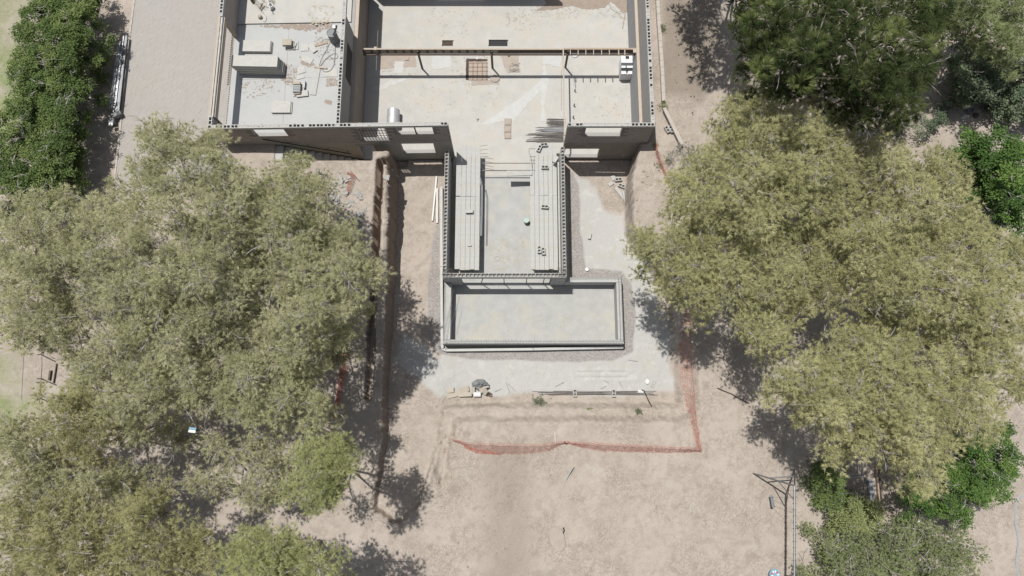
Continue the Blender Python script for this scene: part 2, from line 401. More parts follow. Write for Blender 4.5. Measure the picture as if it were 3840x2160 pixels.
    L.new(g, rg_.inputs['Vector']); ab = N.new('ShaderNodeMath'); ab.operation = 'SUBTRACT'; L.new(rg_.outputs[0], ab.inputs[0]); ab.inputs[1].default_value = .5
    a2 = N.new('ShaderNodeMath'); a2.operation = 'ABSOLUTE'; L.new(ab.outputs[0], a2.inputs[0])
    inv = N.new('ShaderNodeMath'); inv.operation = 'SUBTRACT'; inv.inputs[0].default_value = 1; L.new(grass, inv.inputs[1])
    inv2 = N.new('ShaderNodeMath'); inv2.operation = 'SUBTRACT'; inv2.inputs[0].default_value = 1; L.new(dust, inv2.inputs[1])
    c = mix(mul(mul(mul(mr(a2.outputs[0], .028, .010, 0, .75), mr(noise(.55, 6, .6, 15), .44, .56)), inv.outputs[0]), inv2.outputs[0]), c, (.25, .215, .17))
    c = mix(mul(mr(noise(1.3, 8, .7, 17), .55, .63, 0, .55), inv2.outputs[0]), c, (.35, .305, .255))
    # scattered small pale stones
    v2 = N.new('ShaderNodeTexVoronoi'); v2.inputs['Scale'].default_value = 9; v2.inputs['Randomness'].default_value = 1; L.new(g, v2.inputs['Vector'])
    st = mr(v2.outputs['Distance'], .10, .14, 1, 0); s3 = N.new('ShaderNodeSeparateColor'); L.new(v2.outputs['Color'], s3.inputs[0])
    c = mix(mul(st, mr(s3.outputs[1], .70, .74, 0, .7)), c, (.60, .57, .50))
    fine = mr(noise(38, 4, .7, 1), .25, .75, .86, 1.14)
    vm = N.new('ShaderNodeVectorMath'); vm.operation = 'SCALE'; L.new(c, vm.inputs[0]); L.new(fine, vm.inputs['Scale'])
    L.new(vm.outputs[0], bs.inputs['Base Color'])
    b = N.new('ShaderNodeBump'); b.inputs['Strength'].default_value = .7; b.inputs['Distance'].default_value = .08
    L.new(noise(9, 9, .72, 6), b.inputs['Height'])
    b2 = N.new('ShaderNodeBump'); b2.inputs['Strength'].default_value = .5; b2.inputs['Distance'].default_value = .02
    L.new(vo.outputs['Distance'], b2.inputs['Height']); L.new(b.outputs[0], b2.inputs['Normal']); L.new(b2.outputs[0], bs.inputs['Normal'])
    return m
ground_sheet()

# ------------------------------------------------------------------ hollow concrete blocks
def block_mesh(name, L, Wd, Hh, cells, depth, mats, wall=.03, plug=-.015):
    """hollow block, base at z = -Hh, top at 0; cells: list of True (open) / False (mortar filled)"""
    b = MB(); hx, hy = L / 2, Wd / 2; n = len(cells)
    xs = [-hx]; cw = (L - wall * (n + 1)) / n
    for i in range(n): xs += [-hx + wall + i * (cw + wall), -hx + (i + 1) * (cw + wall)]
    xs.append(hx); ys = [-hy, -hy + wall, hy - wall, hy]
    for i in range(len(xs) - 1):
        for j in range(3):
            x0, x1, y0, y1 = xs[i], xs[i + 1], ys[j], ys[j + 1]
            if i % 2 == 1 and j == 1:
                k = i // 2; dz = depth if cells[k] else -plug; b.cm = 0 if cells[k] else 1
                v = [(x0, y0, 0), (x1, y0, 0), (x1, y1, 0), (x0, y1, 0), (x0, y0, -dz), (x1, y0, -dz), (x1, y1, -dz), (x0, y1, -dz)]
                b.add(v, [(0, 1, 5, 4), (1, 2, 6, 5), (2, 3, 7, 6), (3, 0, 4, 7), (4, 5, 6, 7)]); b.cm = 0
            else:
                b.add([(x0, y0, 0), (x1, y0, 0), (x1, y1, 0), (x0, y1, 0)], [(0, 1, 2, 3)])
    v = [(-hx, -hy, 0), (hx, -hy, 0), (hx, hy, 0), (-hx, hy, 0), (-hx, -hy, -Hh), (hx, -hy, -Hh), (hx, hy, -Hh), (-hx, hy, -Hh)]
    b.add(v, [(0, 4, 5, 1), (1, 5, 6, 2), (2, 6, 7, 3), (3, 7, 4, 0)])
    if depth <= Hh: b.add(v[4:], [(0, 3, 2, 1)])
    return b.mesh(name, mats)
BL = {}
for key, cells in dict(oo=(1, 1), of=(1, 0), fo=(0, 1), ff=(0, 0)).items():
    BL[key] = block_mesh('block_' + key, .392, .20, .19, cells, .55, [M['block'], M['mortar']], .035)
LOOSE = block_mesh('loose_block', .39, .19, .19, (1, 1), .185, [M['block'], M['mortar']], .035)

def ring(b, poly, z0, z1): b.prism(poly, z0, z1)
def wall(name, p0, p1, th, z0, z1, ops=(), mats=None, label=None, courses=None, inner_courses=None, top=True, pattern=None, parent=None, ledge=None, outm=0, inm=1, lowz=None):
    """block wall from p0 to p1 (its centre line), outer face on the right hand side of p0->p1.
    ops: openings (s0, s1, za, zb). Top course: single hollow blocks."""
    p0 = Vector((p0[0], p0[1], 0)); p1 = Vector((p1[0], p1[1], 0)); d = (p1 - p0); Ln = d.length; d.normalize(); n = Vector((d.y, -d.x, 0))
    R = Matrix(((d.x, n.x, 0, p0.x), (d.y, n.y, 0, p0.y), (0, 0, 1, 0), (0, 0, 0, 1)))   # local (s, out, z)
    root = empty(name, p0 + d * Ln / 2 + Vector((0, 0, z0)), 0, label, 'wall') if parent is None else parent
    inv = Matrix.Translation(-(p0 + d * Ln / 2 + Vector((0, 0, z0)))) if parent is None else Matrix.Identity(4)
    T = inv @ R
    ztop = z1 - .19 if top else z1
    ss = sorted({0., Ln} | {max(0, min(Ln, v)) for o in ops for v in o[:2]}); zs = sorted({z0, ztop} | {max(z0, min(ztop, v)) for o in ops for v in o[2:]} | ({lowz} if lowz else set()))
    solid = lambda a, c: not any(o[0] - 1e-6 < a < o[1] + 1e-6 and o[2] - 1e-6 < c < o[3] + 1e-6 for o in ops)
    b = MB(); h = th / 2
    g = [[solid((ss[i] + ss[i + 1]) / 2, (zs[j] + zs[j + 1]) / 2) for j in range(len(zs) - 1)] for i in range(len(ss) - 1)]
    def quad(*v): b.add([T @ Vector(q) for q in v], [(0, 1, 2, 3)])
    for i in range(len(ss) - 1):
        for j in range(len(zs) - 1):
            if not g[i][j]: continue
            a, c, u, w = ss[i], ss[i + 1], zs[j], zs[j + 1]; low = lowz and w <= lowz + 1e-6
            b.cm = 2 if low else 0; quad((a, h, u), (c, h, u), (c, h, w), (a, h, w))
            b.cm = 3 if low else 1; quad((c, -h, u), (a, -h, u), (a, -h, w), (c, -h, w)); b.cm = 1
            if i == 0 or not g[i - 1][j]: quad((a, -h, u), (a, h, u), (a, h, w), (a, -h, w))
            if i == len(ss) - 2 or not g[i + 1][j]: quad((c, h, u), (c, -h, u), (c, -h, w), (c, h, w))
            if j == 0 or not g[i][j - 1]: quad((a, h, u), (a, -h, u), (c, -h, u), (c, h, u))
            if (j == len(zs) - 2 and not top) or (j < len(zs) - 2 and not g[i][j + 1]): quad((a, -h, w), (a, h, w), (c, h, w), (c, -h, w))
    mm = mats or [M['facade'], M['wallg'], M['plasterw'], M['brownw']]
    b.build('core', mm, root)
    # courses of blocks standing proud of the joints
    for side, cr in ((1, courses), (-1, inner_courses)):
        if not cr: continue
        m_, za, zb = cr; cb = MB(); k = 0; z = za
        while z < zb - .02:
            s = -.2 if k % 2 else 0
            while s < Ln:
                a, c = max(s + .006, 0.002), min(s + .394, Ln - .002); zt = min(z + .19, zb)
                if c - a > .05 and all(solid(q, (z + zt) / 2) for q in (a, c, (a + c) / 2)):
                    dz = random.uniform(0.008, .016)
                    y0 = side * h; y1 = side * (h + dz)
                    v = [(a, y0, z), (c, y0, z), (c, y0, zt), (a, y0, zt), (a, y1, z), (c, y1, z), (c, y1, zt), (a, y1, zt)]
                    cb.add([T @ Vector(q) for q in v], [(4, 5, 6, 7), (0, 1, 5, 4), (1, 2, 6, 5), (2, 3, 7, 6), (3, 0, 4, 7)])
                s += .4
            z += .2; k += 1
        tag(cb.build('block_courses', m_, root), kind='stuff')
    if ledge:
        lz, lo, lm = ledge; lb = MB()
        v = [T @ Vector(q) for q in ((.0, -h - lo, z0 + .01), (Ln, -h - lo, z0 + .01), (Ln, -h + .01, z0 + .01), (0, -h + .01, z0 + .01), (0, -h - lo, lz), (Ln, -h - lo, lz), (Ln, -h + .01, lz), (0, -h + .01, lz))]
        lb.add(v, [(0, 3, 2, 1), (0, 1, 5, 4), (1, 2, 6, 5), (2, 3, 7, 6), (3, 0, 4, 7)]); lb.cm = 1; lb.add(v, [(4, 5, 6, 7)])
        lb.build('ledge', [lm, M['ledge']], root)
    if top:
        nb = max(1, round(Ln / .4)); step = Ln / nb
        for i in range(nb):
            s = (i + .5) * step
            over = any(o[0] - .1 < s < o[1] + .1 and o[3] > z1 - .55 for o in ops)
            key = 'ff' if over else (pattern(i, nb) if pattern else random.choice(['oo', 'oo', 'oo', 'of', 'fo', 'oo', 'ff']))
            o = bpy.data.objects.new('block', BL[key]); C.objects.link(o); o.parent = root
            o.location = (T @ Vector((s, 0, z1))) + Vector((0, 0, random.uniform(-.003, .003)))
            o.rotation_euler = (0, 0, atan2(d.y, d.x)); o.scale = (step / .4, th / .2, 1)
    return root, T, Ln

ZT = 4.4
def opn(pl, p0, p1, pxs, z0, z1):
    return pxs
# heights of the window openings read on the outer faces of the front walls
YF = 15.0
def fx(px, py, Y=YF - .0): return onY(px, py, Y)
p0 = (-15.53, 14.95); p1 = (-3.28, 15.13)          # front wall, left part (outer face to the south)
def sF(px, py):
    x, z = onY(px, py, 14.98); return x - p0[0], z
a = [sF(941, 483), sF(1063, 480), sF(961, 505), sF(1080, 503), sF(1481, 474), sF(1618, 472), sF(1504, 507), sF(1626, 505), sF(1500, 540), sF(1624, 540), sF(1520, 575), sF(1636, 575), sF(1333, 477), sF(1440, 476), sF(1357, 527), sF(1468, 527), sF(1336, 543), sF(1365, 582)]
zA = a[2][1]; zB = a[6][1]; zC0 = a[10][1]; zC1 = a[8][1]; zM0 = a[14][1]; zD1 = a[16][1]
opsL = [(a[0][0], a[1][0], zA, ZT - .2), (a[4][0], a[5][0], zB, ZT - .2), (a[8][0], a[9][0], zC0, zC1), (a[12][0], a[13][0], zM0, ZT - .2), (a[16][0], a[16][0] + .95, .02, zD1)]
print('OPS', [tuple(round(v, 2) for v in o) for o in opsL])
def patL(i, n):
    f = i / n
    if f > .56: return random.choice(['ff', 'ff', 'of']) if f < .95 else 'oo'
    if .30 < f < .34: return 'fo'
    return random.choice(['oo', 'oo', 'oo', 'of', 'fo', 'oo', 'ff'])
rootF, TF, LnF = wall('front_block_wall', p0, p1, .2, -.2, ZT, opsL, label='long grey block wall of the front left with two rows of window openings above the stairs',
     courses=(M['facade'], 2.42, ZT - .21), pattern=patL, mats=[M['joint'], M['wallg'], M['plasterw'], M['brownw']], lowz=2.4, inner_courses=None)
mb = MB()   # mullion of the upper window, sill bars and the bar grille
xw = lambda s: p0[0] + s * (p1[0] - p0[0]) / LnF
def yw(x): return p0[1] + (x - p0[0]) / (p1[0] - p0[0]) * (p1[1] - p0[1])
OR = rootF.location
def rel(v): return tuple(Vector(v) - OR)
sm0 = (opsL[1][0] + opsL[1][1]) / 2
mb.box(rel((xw(sm0), yw(xw(sm0)), (zB + ZT - .2) / 2)), (.06, .06, ZT - .2 - zB)); mb.build('mullion', M['woodd'], rootF)
gr = MB()
for k in range(9):
    s = opsL[3][0] + (opsL[3][1] - opsL[3][0]) * (k + .5) / 9; x = xw(s)
    gr.box(rel((x, yw(x), (zM0 + ZT - .2) / 2)), (.025, .025, ZT - .2 - zM0))
for k in range(5):
    s = (opsL[3][0] + opsL[3][1]) / 2; x = xw(s)
    gr.box(rel((x, yw(x) - .02, zM0 + (ZT - .2 - zM0) * (k + .5) / 5)), (opsL[3][1] - opsL[3][0], .02, .025))
gr.build('bar_grille', M['woodd'], rootF)
df = MB(); s = opsL[4]; xa, xb = xw(s[0]), xw(s[1])
for x in (xa, xb): df.box(rel((x, yw(x) - .11, zD1 / 2)), (.07, .05, zD1))
df.box(rel(((xa + xb) / 2, yw(xa) - .11, zD1 + .03)), (xb - xa + .14, .05, .07)); df.build('door_frame', M['ledge'], rootF)
# front wall, right part
q0 = (2.83, 15.08); q1 = (7.29, 15.08)
def sR(px, py): x, z = onY(px, py, 14.98); return x - q0[0], z
c = [sR(2200, 474), sR(2338, 474), sR(2210, 510), sR(2120, 558), sR(2250, 558), sR(2125, 590)]
opsR = [(c[0][0], c[1][0], c[2][1], ZT - .2), (max(.12, c[3][0]), c[4][0], c[5][1], c[3][1])]
print('OPSR', opsR)
wall('front_block_wall', q0, q1, .2, -.2, ZT, opsR, label='short block wall at the front right corner with one wide window opening over the dark pit',
     courses=(M['facade'], 2.42, ZT - .21), mats=[M['joint'], M['wallg'], M['brownw'], M['bluew']], lowz=2.4,
     pattern=lambda i, n: 'ff' if .18 < i / n < .72 else random.choice(['oo', 'oo', 'of']))
# east side wall with its ledge
wall('side_block_wall', (7.2, 15.18), (7.2, 25.5), .2, 0, ZT, [], label='long hollow block side wall on the east side beside the brown earth',
     mats=[M['cwall'], M['wallg'], M['brownw'], M['bluew']], lowz=None, ledge=(2.3, .16, M['bluew']))
# wall between the garage and the main room
dv = [onX(1291, 57, -8.8), onX(1328, 131, -8.8), onX(1296, 139, -8.8), onX(1322, 248, -8.8)]
print('DV', dv)
wall('dividing_block_wall', (-8.9, 15.12), (-8.9, 25.5), .2, 0, ZT, [(dv[1][0] - 15.12, 24.2 - 15.12, 2.47, 4.2)], label='hollow block wall dividing the raised garage from the main room',
     mats=[M['wallg'], M['wallg'], M['brownw'], M['bluew']], lowz=None, pattern=lambda i, n: 'ff' if i / n > .62 or i in (12, 13, 17) else random.choice(['oo', 'oo', 'oo', 'of']))
b = MB(); b.bb(-8.8 + .001, -8.62, 15.2, 25.5, 0.06, 2.42); o = b.build('plinth_wall', [M['brownw']])
tag(o, 'brown lower wall with a mortar ledge along the left side of the main room', 'wall')
b = MB(); b.bb(-8.8, -8.6, 15.2, 25.5, 2.42, 2.45); b.build('ledge', M['ledge'], o)
# flat black panel in place of a window niche of the dividing wall
nb_ = tag(MB().bb(-8.79, -8.775, 18.1, 20.1, 2.75, 3.75).build('niche_panel', M['black']), 'flat black panel high on the dividing wall above the brown ledge', 'panel')
# west wall of the garage: short return, wide gate opening with a formed lintel, then wall again
ya = P(777, 436, ZT).y; yb = P(820, 60, ZT).y
print('gate', ya, yb)
rw, TW, LW = wall('gate_block_wall', (-15.42, 25.5), (-15.42, yb), .2, 2.3, ZT, [], label='grey block wall north of the wide garage gate', mats=[M['wallg'], M['facade'], M['facade'], M['facade']], inner_courses=None, courses=None)
rw2, _, _ = wall('gate_block_wall', (-15.42, ya), (-15.42, 15.06), .2, 2.3, ZT, [], label='small block pier at the front corner beside the garage gate', mats=[M['facade'], M['facade'], M['facade'], M['facade']])
lint = empty('gate_lintel', (-15.42, (ya + yb) / 2, ZT - .35), 0, 'long concrete lintel between tan form boards over the garage gate', 'lintel')
LY = yb - ya
def relL(x0, x1, z0, z1, nm, m, y0=-.5, y1=.5, jag=0):
    b = MB(); n = 26
    for i in range(n):
        t0 = y0 + (y1 - y0) * i / n; t1 = y0 + (y1 - y0) * (i + 1) / n; j = random.uniform(-jag, jag)
        b.bb(x0 + 15.42, x1 + 15.42 + j, t0 * LY, t1 * LY, z0 - ZT + .35, z1 - ZT + .35 + random.uniform(-.01, .01) * (jag > 0))
    return b.build(nm, m, lint)
relL(-15.54, -15.42, ZT - .32, ZT - .02, 'form_board', M['wood'])
relL(-15.41, -15.33, ZT - .30, ZT - .07, 'concrete_core', M['pale'], jag=.012)
relL(-15.32, -15.28, ZT - .32, ZT - .04, 'form_board', M['greyp'])
relL(-15.275, -15.23, ZT - .42, ZT - .10, 'form_board', M['wood'])
b = MB()
for yy in (ya, yb):
    sgn = 1 if yy == ya else -1
    b.box((-15.33 + 15.42, yy - (ya + yb) / 2 + sgn * .03, -.92), (.2, .05, 1.9))
b.build('jamb_board', M['wood'], lint)
# north end wall whose shadow lies along the top of the picture
yn = P(1700, 18, 0.05).y + (4.4 - .05) * .235
xl = P(1657, 5, .05).x - 1.0; xr_ = P(1838, 5, .05).x - .9
wall('end_block_wall', (2.05, yn), (-8.8, yn), .2, 0, ZT, [(2.05 - xr_, 2.05 - xl, 1.35, 3.4)], label='block wall with a window across the far end of the main room', mats=[M['wallg'], M['wallg'], M['wallg'], M['wallg']])

for (xa_, ya2, xb_, yb3, nn) in ((-15.4, 15.02, -3.4, 15.15, 26), (2.9, 15.08, 7.1, 15.08, 12), (7.2, 15.3, 7.2, 25, 16), (-8.9, 15.3, -8.9, 23, 12)):
    b = MB()
    for k in range(nn):
        t = random.random(); q = random.uniform(.03, .07); z_ = ZT + .002
        b.prism([(xa_ + (xb_ - xa_) * t + q * random.uniform(.6, 1.3) * cos(i * 1.05), ya2 + (yb3 - ya2) * t + random.uniform(-.0, .0) + .06 * (1 if k % 2 else -1) * (abs(xb_ - xa_) > 1) + q * .5 * sin(i * 1.05)) for i in range(6)], z_ - .02, z_ + random.uniform(.006, .02))
    tag(b.build('mortar_smear', M['mortar']), kind='stuff')
# ------------------------------------------------------------------ floors
def slab(name, poly, z0, z1, m, kind='structure'):
    b = MB(); b.prism(poly, z0, z1); return tag(b.build(name, m), kind=kind)
slab('main_floor', [(-8.8, 15.03), (-3.4, 15.03), (-3.4, 14.0), (2.72, 14.0), (2.72, 15.03), (7.1, 15.03), (7.1, 27), (-8.8, 27)], -.3, .05, M['slab'])
slab('pool_room_floor', [(-3.45, 7.75), (2.7, 7.75), (2.7, 13.997), (-3.45, 13.997)], -.3, .046, M['pool'])
gx = P(857, 400, 2.45).x
slab('garage_floor', [(gx, 15.05), (-9.0, 15.05), (-9.0, P(1240, 85, 2.47).y), (gx, P(900, 93, 2.47).y)], 2.1, 2.47, M['slab2'])
slab('raised_garage_floor', [(gx + .0, P(900, 93, 2.47).y + .004), (-9.0, P(1240, 85, 2.47).y + .004), (-9.0, 27), (gx, 27)], 2.1, 2.56, M['slab'])
# saw-cut joints of the garage slab
for k, (A, B) in enumerate([((1085, 95), (1060, 480)), ((900, 298), (1270, 288))]):
    a_, b_ = P(*A, 2.474), P(*B, 2.474); d_ = (b_ - a_)
    slab('floor_joint', [], 0, 0, M['dark']) if False else tag(MB().box((a_ + b_) / 2, (d_.length, .012, .006), atan2(d_.y, d_.x)).build('floor_joint', M['soil']), kind='structure')

# ------------------------------------------------------------------ herringbone brick paving
PAV = np.array([P(*q, 2.45)[:2] for q in [(505, -60), (480, 150), (447, 480), (420, 720), (700, 720), (925, 640), (781, 486), (855, 480), (883, -60)]])
pv = empty('brick_paving', (-17, 18, 2.38)); tag(pv, kind='structure')
slabp = MB(); slabp.prism([tuple(np.array(q) - (-17, 18)) for q in PAV], 0, .025); slabp.build('sand_bed', M['paverj'], pv)
PB = MB(); PB.box((0, 0, 0), (.196, .096, .05)); PME = PB.mesh('paver', M['paver'])
sites = []
L_, W_ = .2, .1; ang = radians(45)
for i in range(-130, 130):
    for j in range(-70, 70):
        # herringbone: unit of one lying and one standing brick
        ox = i * W_ + j * 2 * L_ * 1.0; oy = i * W_
        for (cx, cy, r) in ((ox + L_ / 2, oy + W_ / 2, 0), (ox + L_ + W_ / 2 , oy + W_ - L_ / 2 + 0.0, pi / 2)):
            x = cx * cos(ang) - cy * sin(ang); y = cx * sin(ang) + cy * cos(ang)
            sites.append((x - 17, y + 18, r + ang))
sx = np.array([s[0] for s in sites]); sy = np.array([s[1] for s in sites])
keep = (sdpoly(sx, sy, PAV) > .09)
wm = (sx > -15.56) & (sx < -15.28) & ((sy > yb) | (sy < ya)); keep &= ~wm
idx = np.nonzero(keep)[0]
cx_, cy_ = P(640, 300, 2.45)[:2]
idx = sorted(idx, key=lambda k: hypot(sx[k] - cx_, (sy[k] - cy_)))
rest = MB()
for q, k in enumerate(idx):
    x, y, r = sites[k]; dz = random.uniform(-.004, .004)
    if q < 300:
        o = bpy.data.objects.new('brick', PME); C.objects.link(o); o.parent = pv; o.location = (x + 17, y - 18, .045 + dz); o.rotation_euler = (0, 0, r + random.uniform(-.015, .015))
    else:
        rest.box((x + 17, y - 18, .045 + dz), (.196, .096, .05), r)
tag(rest.build('brick_field', M['paver'], pv), kind='stuff')
# edge kerb of the paving
ks = [P(*q, 2.45) for q in [(512, -60), (484, 150), (451, 480), (424, 720)]]
for a_, b_ in zip(ks[:-1], ks[1:]):
    d_ = b_ - a_; n_ = int(d_.length / .42)
    for i in range(n_):
        c_ = a_ + d_ * (i + .5) / n_
        o = MB().box((0, 0, 0), (.1, d_.length / n_ - .012, .09)).build('kerb_stone', M['kerb'], pv, (c_.x + 17, c_.y - 18, .05), atan2(d_.y, d_.x) - pi / 2)

# ------------------------------------------------------------------ central room walls with rods
ZC = 2.15
cw = empty('core_room_walls', (-.4, 11, 0), 0, 'low walls of hollow blocks and rods round the plank decks south of the main room', 'wall')
def cwall(x0, x1, y0, y1, ops=()):
    b = MB(); horizontal = (x1 - x0) > (y1 - y0)
    if not ops: b.bb(x0 + .4, x1 + .4, y0 - 11, y1 - 11, -.2, ZC - .19)
    else:
        e = x0
        for (oa, ob, za, zb) in ops:
            if oa > e: b.bb(e + .4, oa + .4, y0 - 11, y1 - 11, -.2, ZC - .19)
            b.bb(oa + .4, ob + .4, y0 - 11, y1 - 11, zb, ZC - .19)
            if za > -.2: b.bb(oa + .4, ob + .4, y0 - 11, y1 - 11, -.2, za)
            e = ob
        b.bb(e + .4, x1 + .4, y0 - 11, y1 - 11, -.2, ZC - .19)
    # open the top so that the cells of the top course run down into it
    b.build('wall_body', M['cwall'], cw)
cwall(-3.63, -3.43, 7.83, 14.65); cwall(2.64, 2.84, 7.83, 14.85)
xo0 = onY(1728, 1050, 7.6)[0]; xo1 = onY(2068, 1050, 7.6)[0]
cwall(-3.63, 2.84, 7.6, 7.82, [(xo0, xo1, .05, 1.78)])
CB = block_mesh('core_block', .392, .2, .19, (1, 1), .188, [M['block'], M['black']], .022)
CD = MB(); CD.bb(-.16, .16, -.06, .06, -.185, -.18); 
def toprow(p, q, th, n):
    for i in range(n):
        t = (i + .5) / n; o = bpy.data.objects.new('block', CB); C.objects.link(o); o.parent = cw
        o.location = (p[0] + (q[0] - p[0]) * t + .4, p[1] + (q[1] - p[1]) * t - 11, ZC); L = hypot(q[0] - p[0], q[1] - p[1]) / n
        o.rotation_euler = (0, 0, atan2(q[1] - p[1], q[0] - p[0])); o.scale = (L / .396, th / .2, 1)
toprow((-3.53, 7.83), (-3.53, 14.65), .2, 17); toprow((2.74, 7.83), (2.74, 14.85), .2, 18); toprow((-3.63, 7.71), (2.84, 7.71), .22, 16)
rb = MB()
for xx in (-3.53, 2.74):
    for off in (-.05, .05):
        rb.tube([(xx + off + .4, 7.7 - 11, ZC + .01), (xx + off + .4, 14.6 - 11, ZC + .01)], .008, 4)
    y = 7.75
    while y < 14.5:
        j = random.uniform(-.04, .04)
        rb.tube([(xx + .4, y - 11, ZC - .1), (xx + j + .4, y - 11 + .02, ZC + random.uniform(.12, .3))], .007, 4)
        if xx > 0: rb.tube([(xx + .13, y - 11, ZC + .1), (xx + .52, y - 11 - .14, ZC + .16)], .006, 3)
        y += random.uniform(.22, .4)
for off in (-.05, .05): rb.tube([(-3.2, 7.71 + off - 11, ZC + .01), (3.2, 7.71 + off - 11, ZC + .01)], .008, 4)
x = -3.5
while x < 2.8:
    rb.tube([(x + .4, 7.71 - 11, ZC - .1), (x + .4 + random.uniform(-.03, .03), 7.71 - 11, ZC + random.uniform(.1, .28))], .007, 4); x += random.uniform(.25, .45)
for cxx in (-3.4, 2.6):     # denser cages at the two south corners
    for k in range(26):
        x_ = cxx + random.uniform(-.22, .3); y_ = 7.75 + random.uniform(-.1, .32)
        rb.tube([(x_ + .4, y_ - 11, ZC - .05), (x_ + .4 + random.uniform(-.05, .05), y_ - 11 + random.uniform(-.05, .05), ZC + random.uniform(.15, .45))], .008, 4)
    for k in range(5): rb.tube([(cxx + .15, 7.66 + .09 * k - 11, ZC + .06), (cxx + .72, 7.66 + .09 * k - 11, ZC + .06)], .007, 4)
rb.build('rods', M['rust'], cw)
# slender props in the opening of the south wall
for i, (px, lean) in enumerate([(1890, .0), (1975, .0), (2040, 0), (2064, 0), (1815, -.2)]):
    xx = onY(px, 1060, 7.55)[0]
    MB().tube([(xx + lean + .4, 7.71 - 11, .05), (xx + .4, 7.71 - 11, 1.78)], .028, 6).build('prop', M['steel'], cw)
# ------------------------------------------------------------------ basin (pool) walls, kerb, rods
pool = empty('concrete_basin', (1.1, 6, 0), 0, 'shallow rectangular concrete basin with starter rods along its rim', 'basin')
def pb(x0, x1, y0, y1, z0, z1, nm='basin_wall', m='cwall'):
    o = MB().bb(x0 - 1.1, x1 - 1.1, y0 - 6, y1 - 6, z0, z1).build(nm, M[m], pool); bevel(o, .02, 2); return o
ZP = .9
pb(-3.64, -3.27, 4.502, 7.597, -.3, ZP); pb(-3.64, 5.92, 4.27, 4.5, -.3, ZP); pb(5.62, 5.92, 4.502, 7.597, -.3, ZP); pb(2.86, 5.92, 7.6, 7.88, -.3, ZP)
pb(-3.268, 5.618, 4.502, 7.597, -.3, .04, 'basin_floor', 'pool')
# thin kerb around the outside
kb = MB(); kpts = [P(1655, 700, .35), P(1655, 1000, .35), P(1657, 1290, .35), P(1660, 1308, .35), P(1672, 1313, .35), P(2000, 1309, .35), P(2337, 1302, .35)]
for a_, b_ in zip(kpts[:-1], kpts[1:]):
    d_ = b_ - a_; kb.box(((a_ + b_) / 2 + Vector((-1.1, -6, -.22))), (d_.length + .02, .13, .42), atan2(d_.y, d_.x))
kb.build('outer_kerb', M['pale'], pool)
kf = MB(); kf.bb(2.95 - 1.1, 3.14 - 1.1, 7.9 - 6, 13.4 - 6, -.1, .2); kf.build('footing', M['cwall'], pool)
rodb = MB()
def rod(x, y, z, bend, h, r=.0058):
    rodb.tube([(x - 1.1, y - 6, z - .05), (x - 1.1 + random.uniform(-.02, .02), y - 6, z + h * .6), (x - 1.1 + bend[0], y - 6 + bend[1], z + h)], r, 4)
x = -3.55
while x < 5.85:
    w = random.gauss(0, .05); u = (x + 3.5) / 9.4
    rod(x, 4.31, ZP, (w + (.12 * (u - .35)), .12 + random.uniform(-.03, .05)), .55 + random.uniform(-.06, .06))
    x += .148
x = 3.05
while x < 5.9:
    rod(x, 7.83, ZP, (.08 + random.uniform(-.02, .03), .10), .62 + random.uniform(-.05, .1)); x += .155
y = 4.45
while y < 7.8:
    rod(5.87, y, ZP, (-.1 + random.uniform(-.03, .03), .08), .55); rod(5.70, y + .07, ZP, (.12, .08), .32, .006)
    rod(-3.6, y, ZP, (.04 + random.uniform(-.03, .03), random.uniform(-.05, .05)), .62); y += .142
for (xa, ya_, xb, yb2) in ((5.87, 4.4, 5.87, 7.8), (5.73, 4.4, 5.73, 7.8), (-3.6, 4.4, -3.6, 7.5), (-3.6, 4.31, 5.87, 4.31), (-3.4, 4.42, 5.87, 4.42), (3.0, 7.83, 5.87, 7.83)):
    rodb.tube([(xa - 1.1, ya_ - 6, ZP + .12), (xb - 1.1, yb2 - 6, ZP + .12)], .0075, 4)
for (A, B) in (((1702, 1085), (1665, 1245)), ((1713, 1140), (1690, 1230)), ((1695, 1120), (1672, 1290))):
    a_, b_ = P(*A, .9), P(*B, 1.0); rodb.tube([(a_.x - 1.1, a_.y - 6, 1.0), (b_.x - 1.1, b_.y - 6, 1.05)], .007, 4)
rodb.build('starter_rods', M['rust'], pool)
for k in range(13):
    y = 4.6 + k * .235; MB().lathe((5.615 - 1.1, y - 6, .45), [(.02, -.004), (.02, .004)], 6, Matrix.Rotation(pi / 2, 3, 'Y')).build('tie_hole', M['greyp'], pool)

# ------------------------------------------------------------------ stairs along the front wall
st = empty('concrete_stairs', (-10, 14.4, 0), 0, 'concrete stairs going down in the shade along the front wall', 'stairs')
xs0 = P(1062, 575, 2.3).x; n_st = 12; xs1 = -8.0
for i in range(n_st):
    xa = xs0 + (xs1 - xs0) * i / n_st; xb = xs0 + (xs1 - xs0) * (i + 1) / n_st; zt = 2.3 - 2.2 * (i + 1) / n_st
    MB().bb(xa + 10 + .003, xb + 10, 13.99 - 14.4, 14.85 - 14.4, -.15, zt).build('step', M['cwall'], st)
b = MB(); b.bb(-12.75 + 10, xs0 + 10, 13.99 - 14.4, 14.85 - 14.4, -.15, 2.28); b.build('landing', M['soil'], st)
b = MB(); b.bb(xs0 - .45 + 10, xs0 + 10 - .01, 13.985 - 14.4, 14.84 - 14.4, 1.9, 2.31); b.build('landing_kerb', M['cwall'], st)
b = MB(); b.bb(-11.9 + 10, -7.45 + 10, 13.80 - 14.4, 13.975 - 14.4, -.15, 2.2); b.build('retaining_wall', M['cwall'], st)
b = MB(); r0 = onY(983, 518, 14.86); r1 = onY(1318, 573, 14.86)
b.tube([(r0[0] + 10, 14.80 - 14.4, r0[1]), (r1[0] + 10, 14.80 - 14.4, r1[1])], .03, 6); 
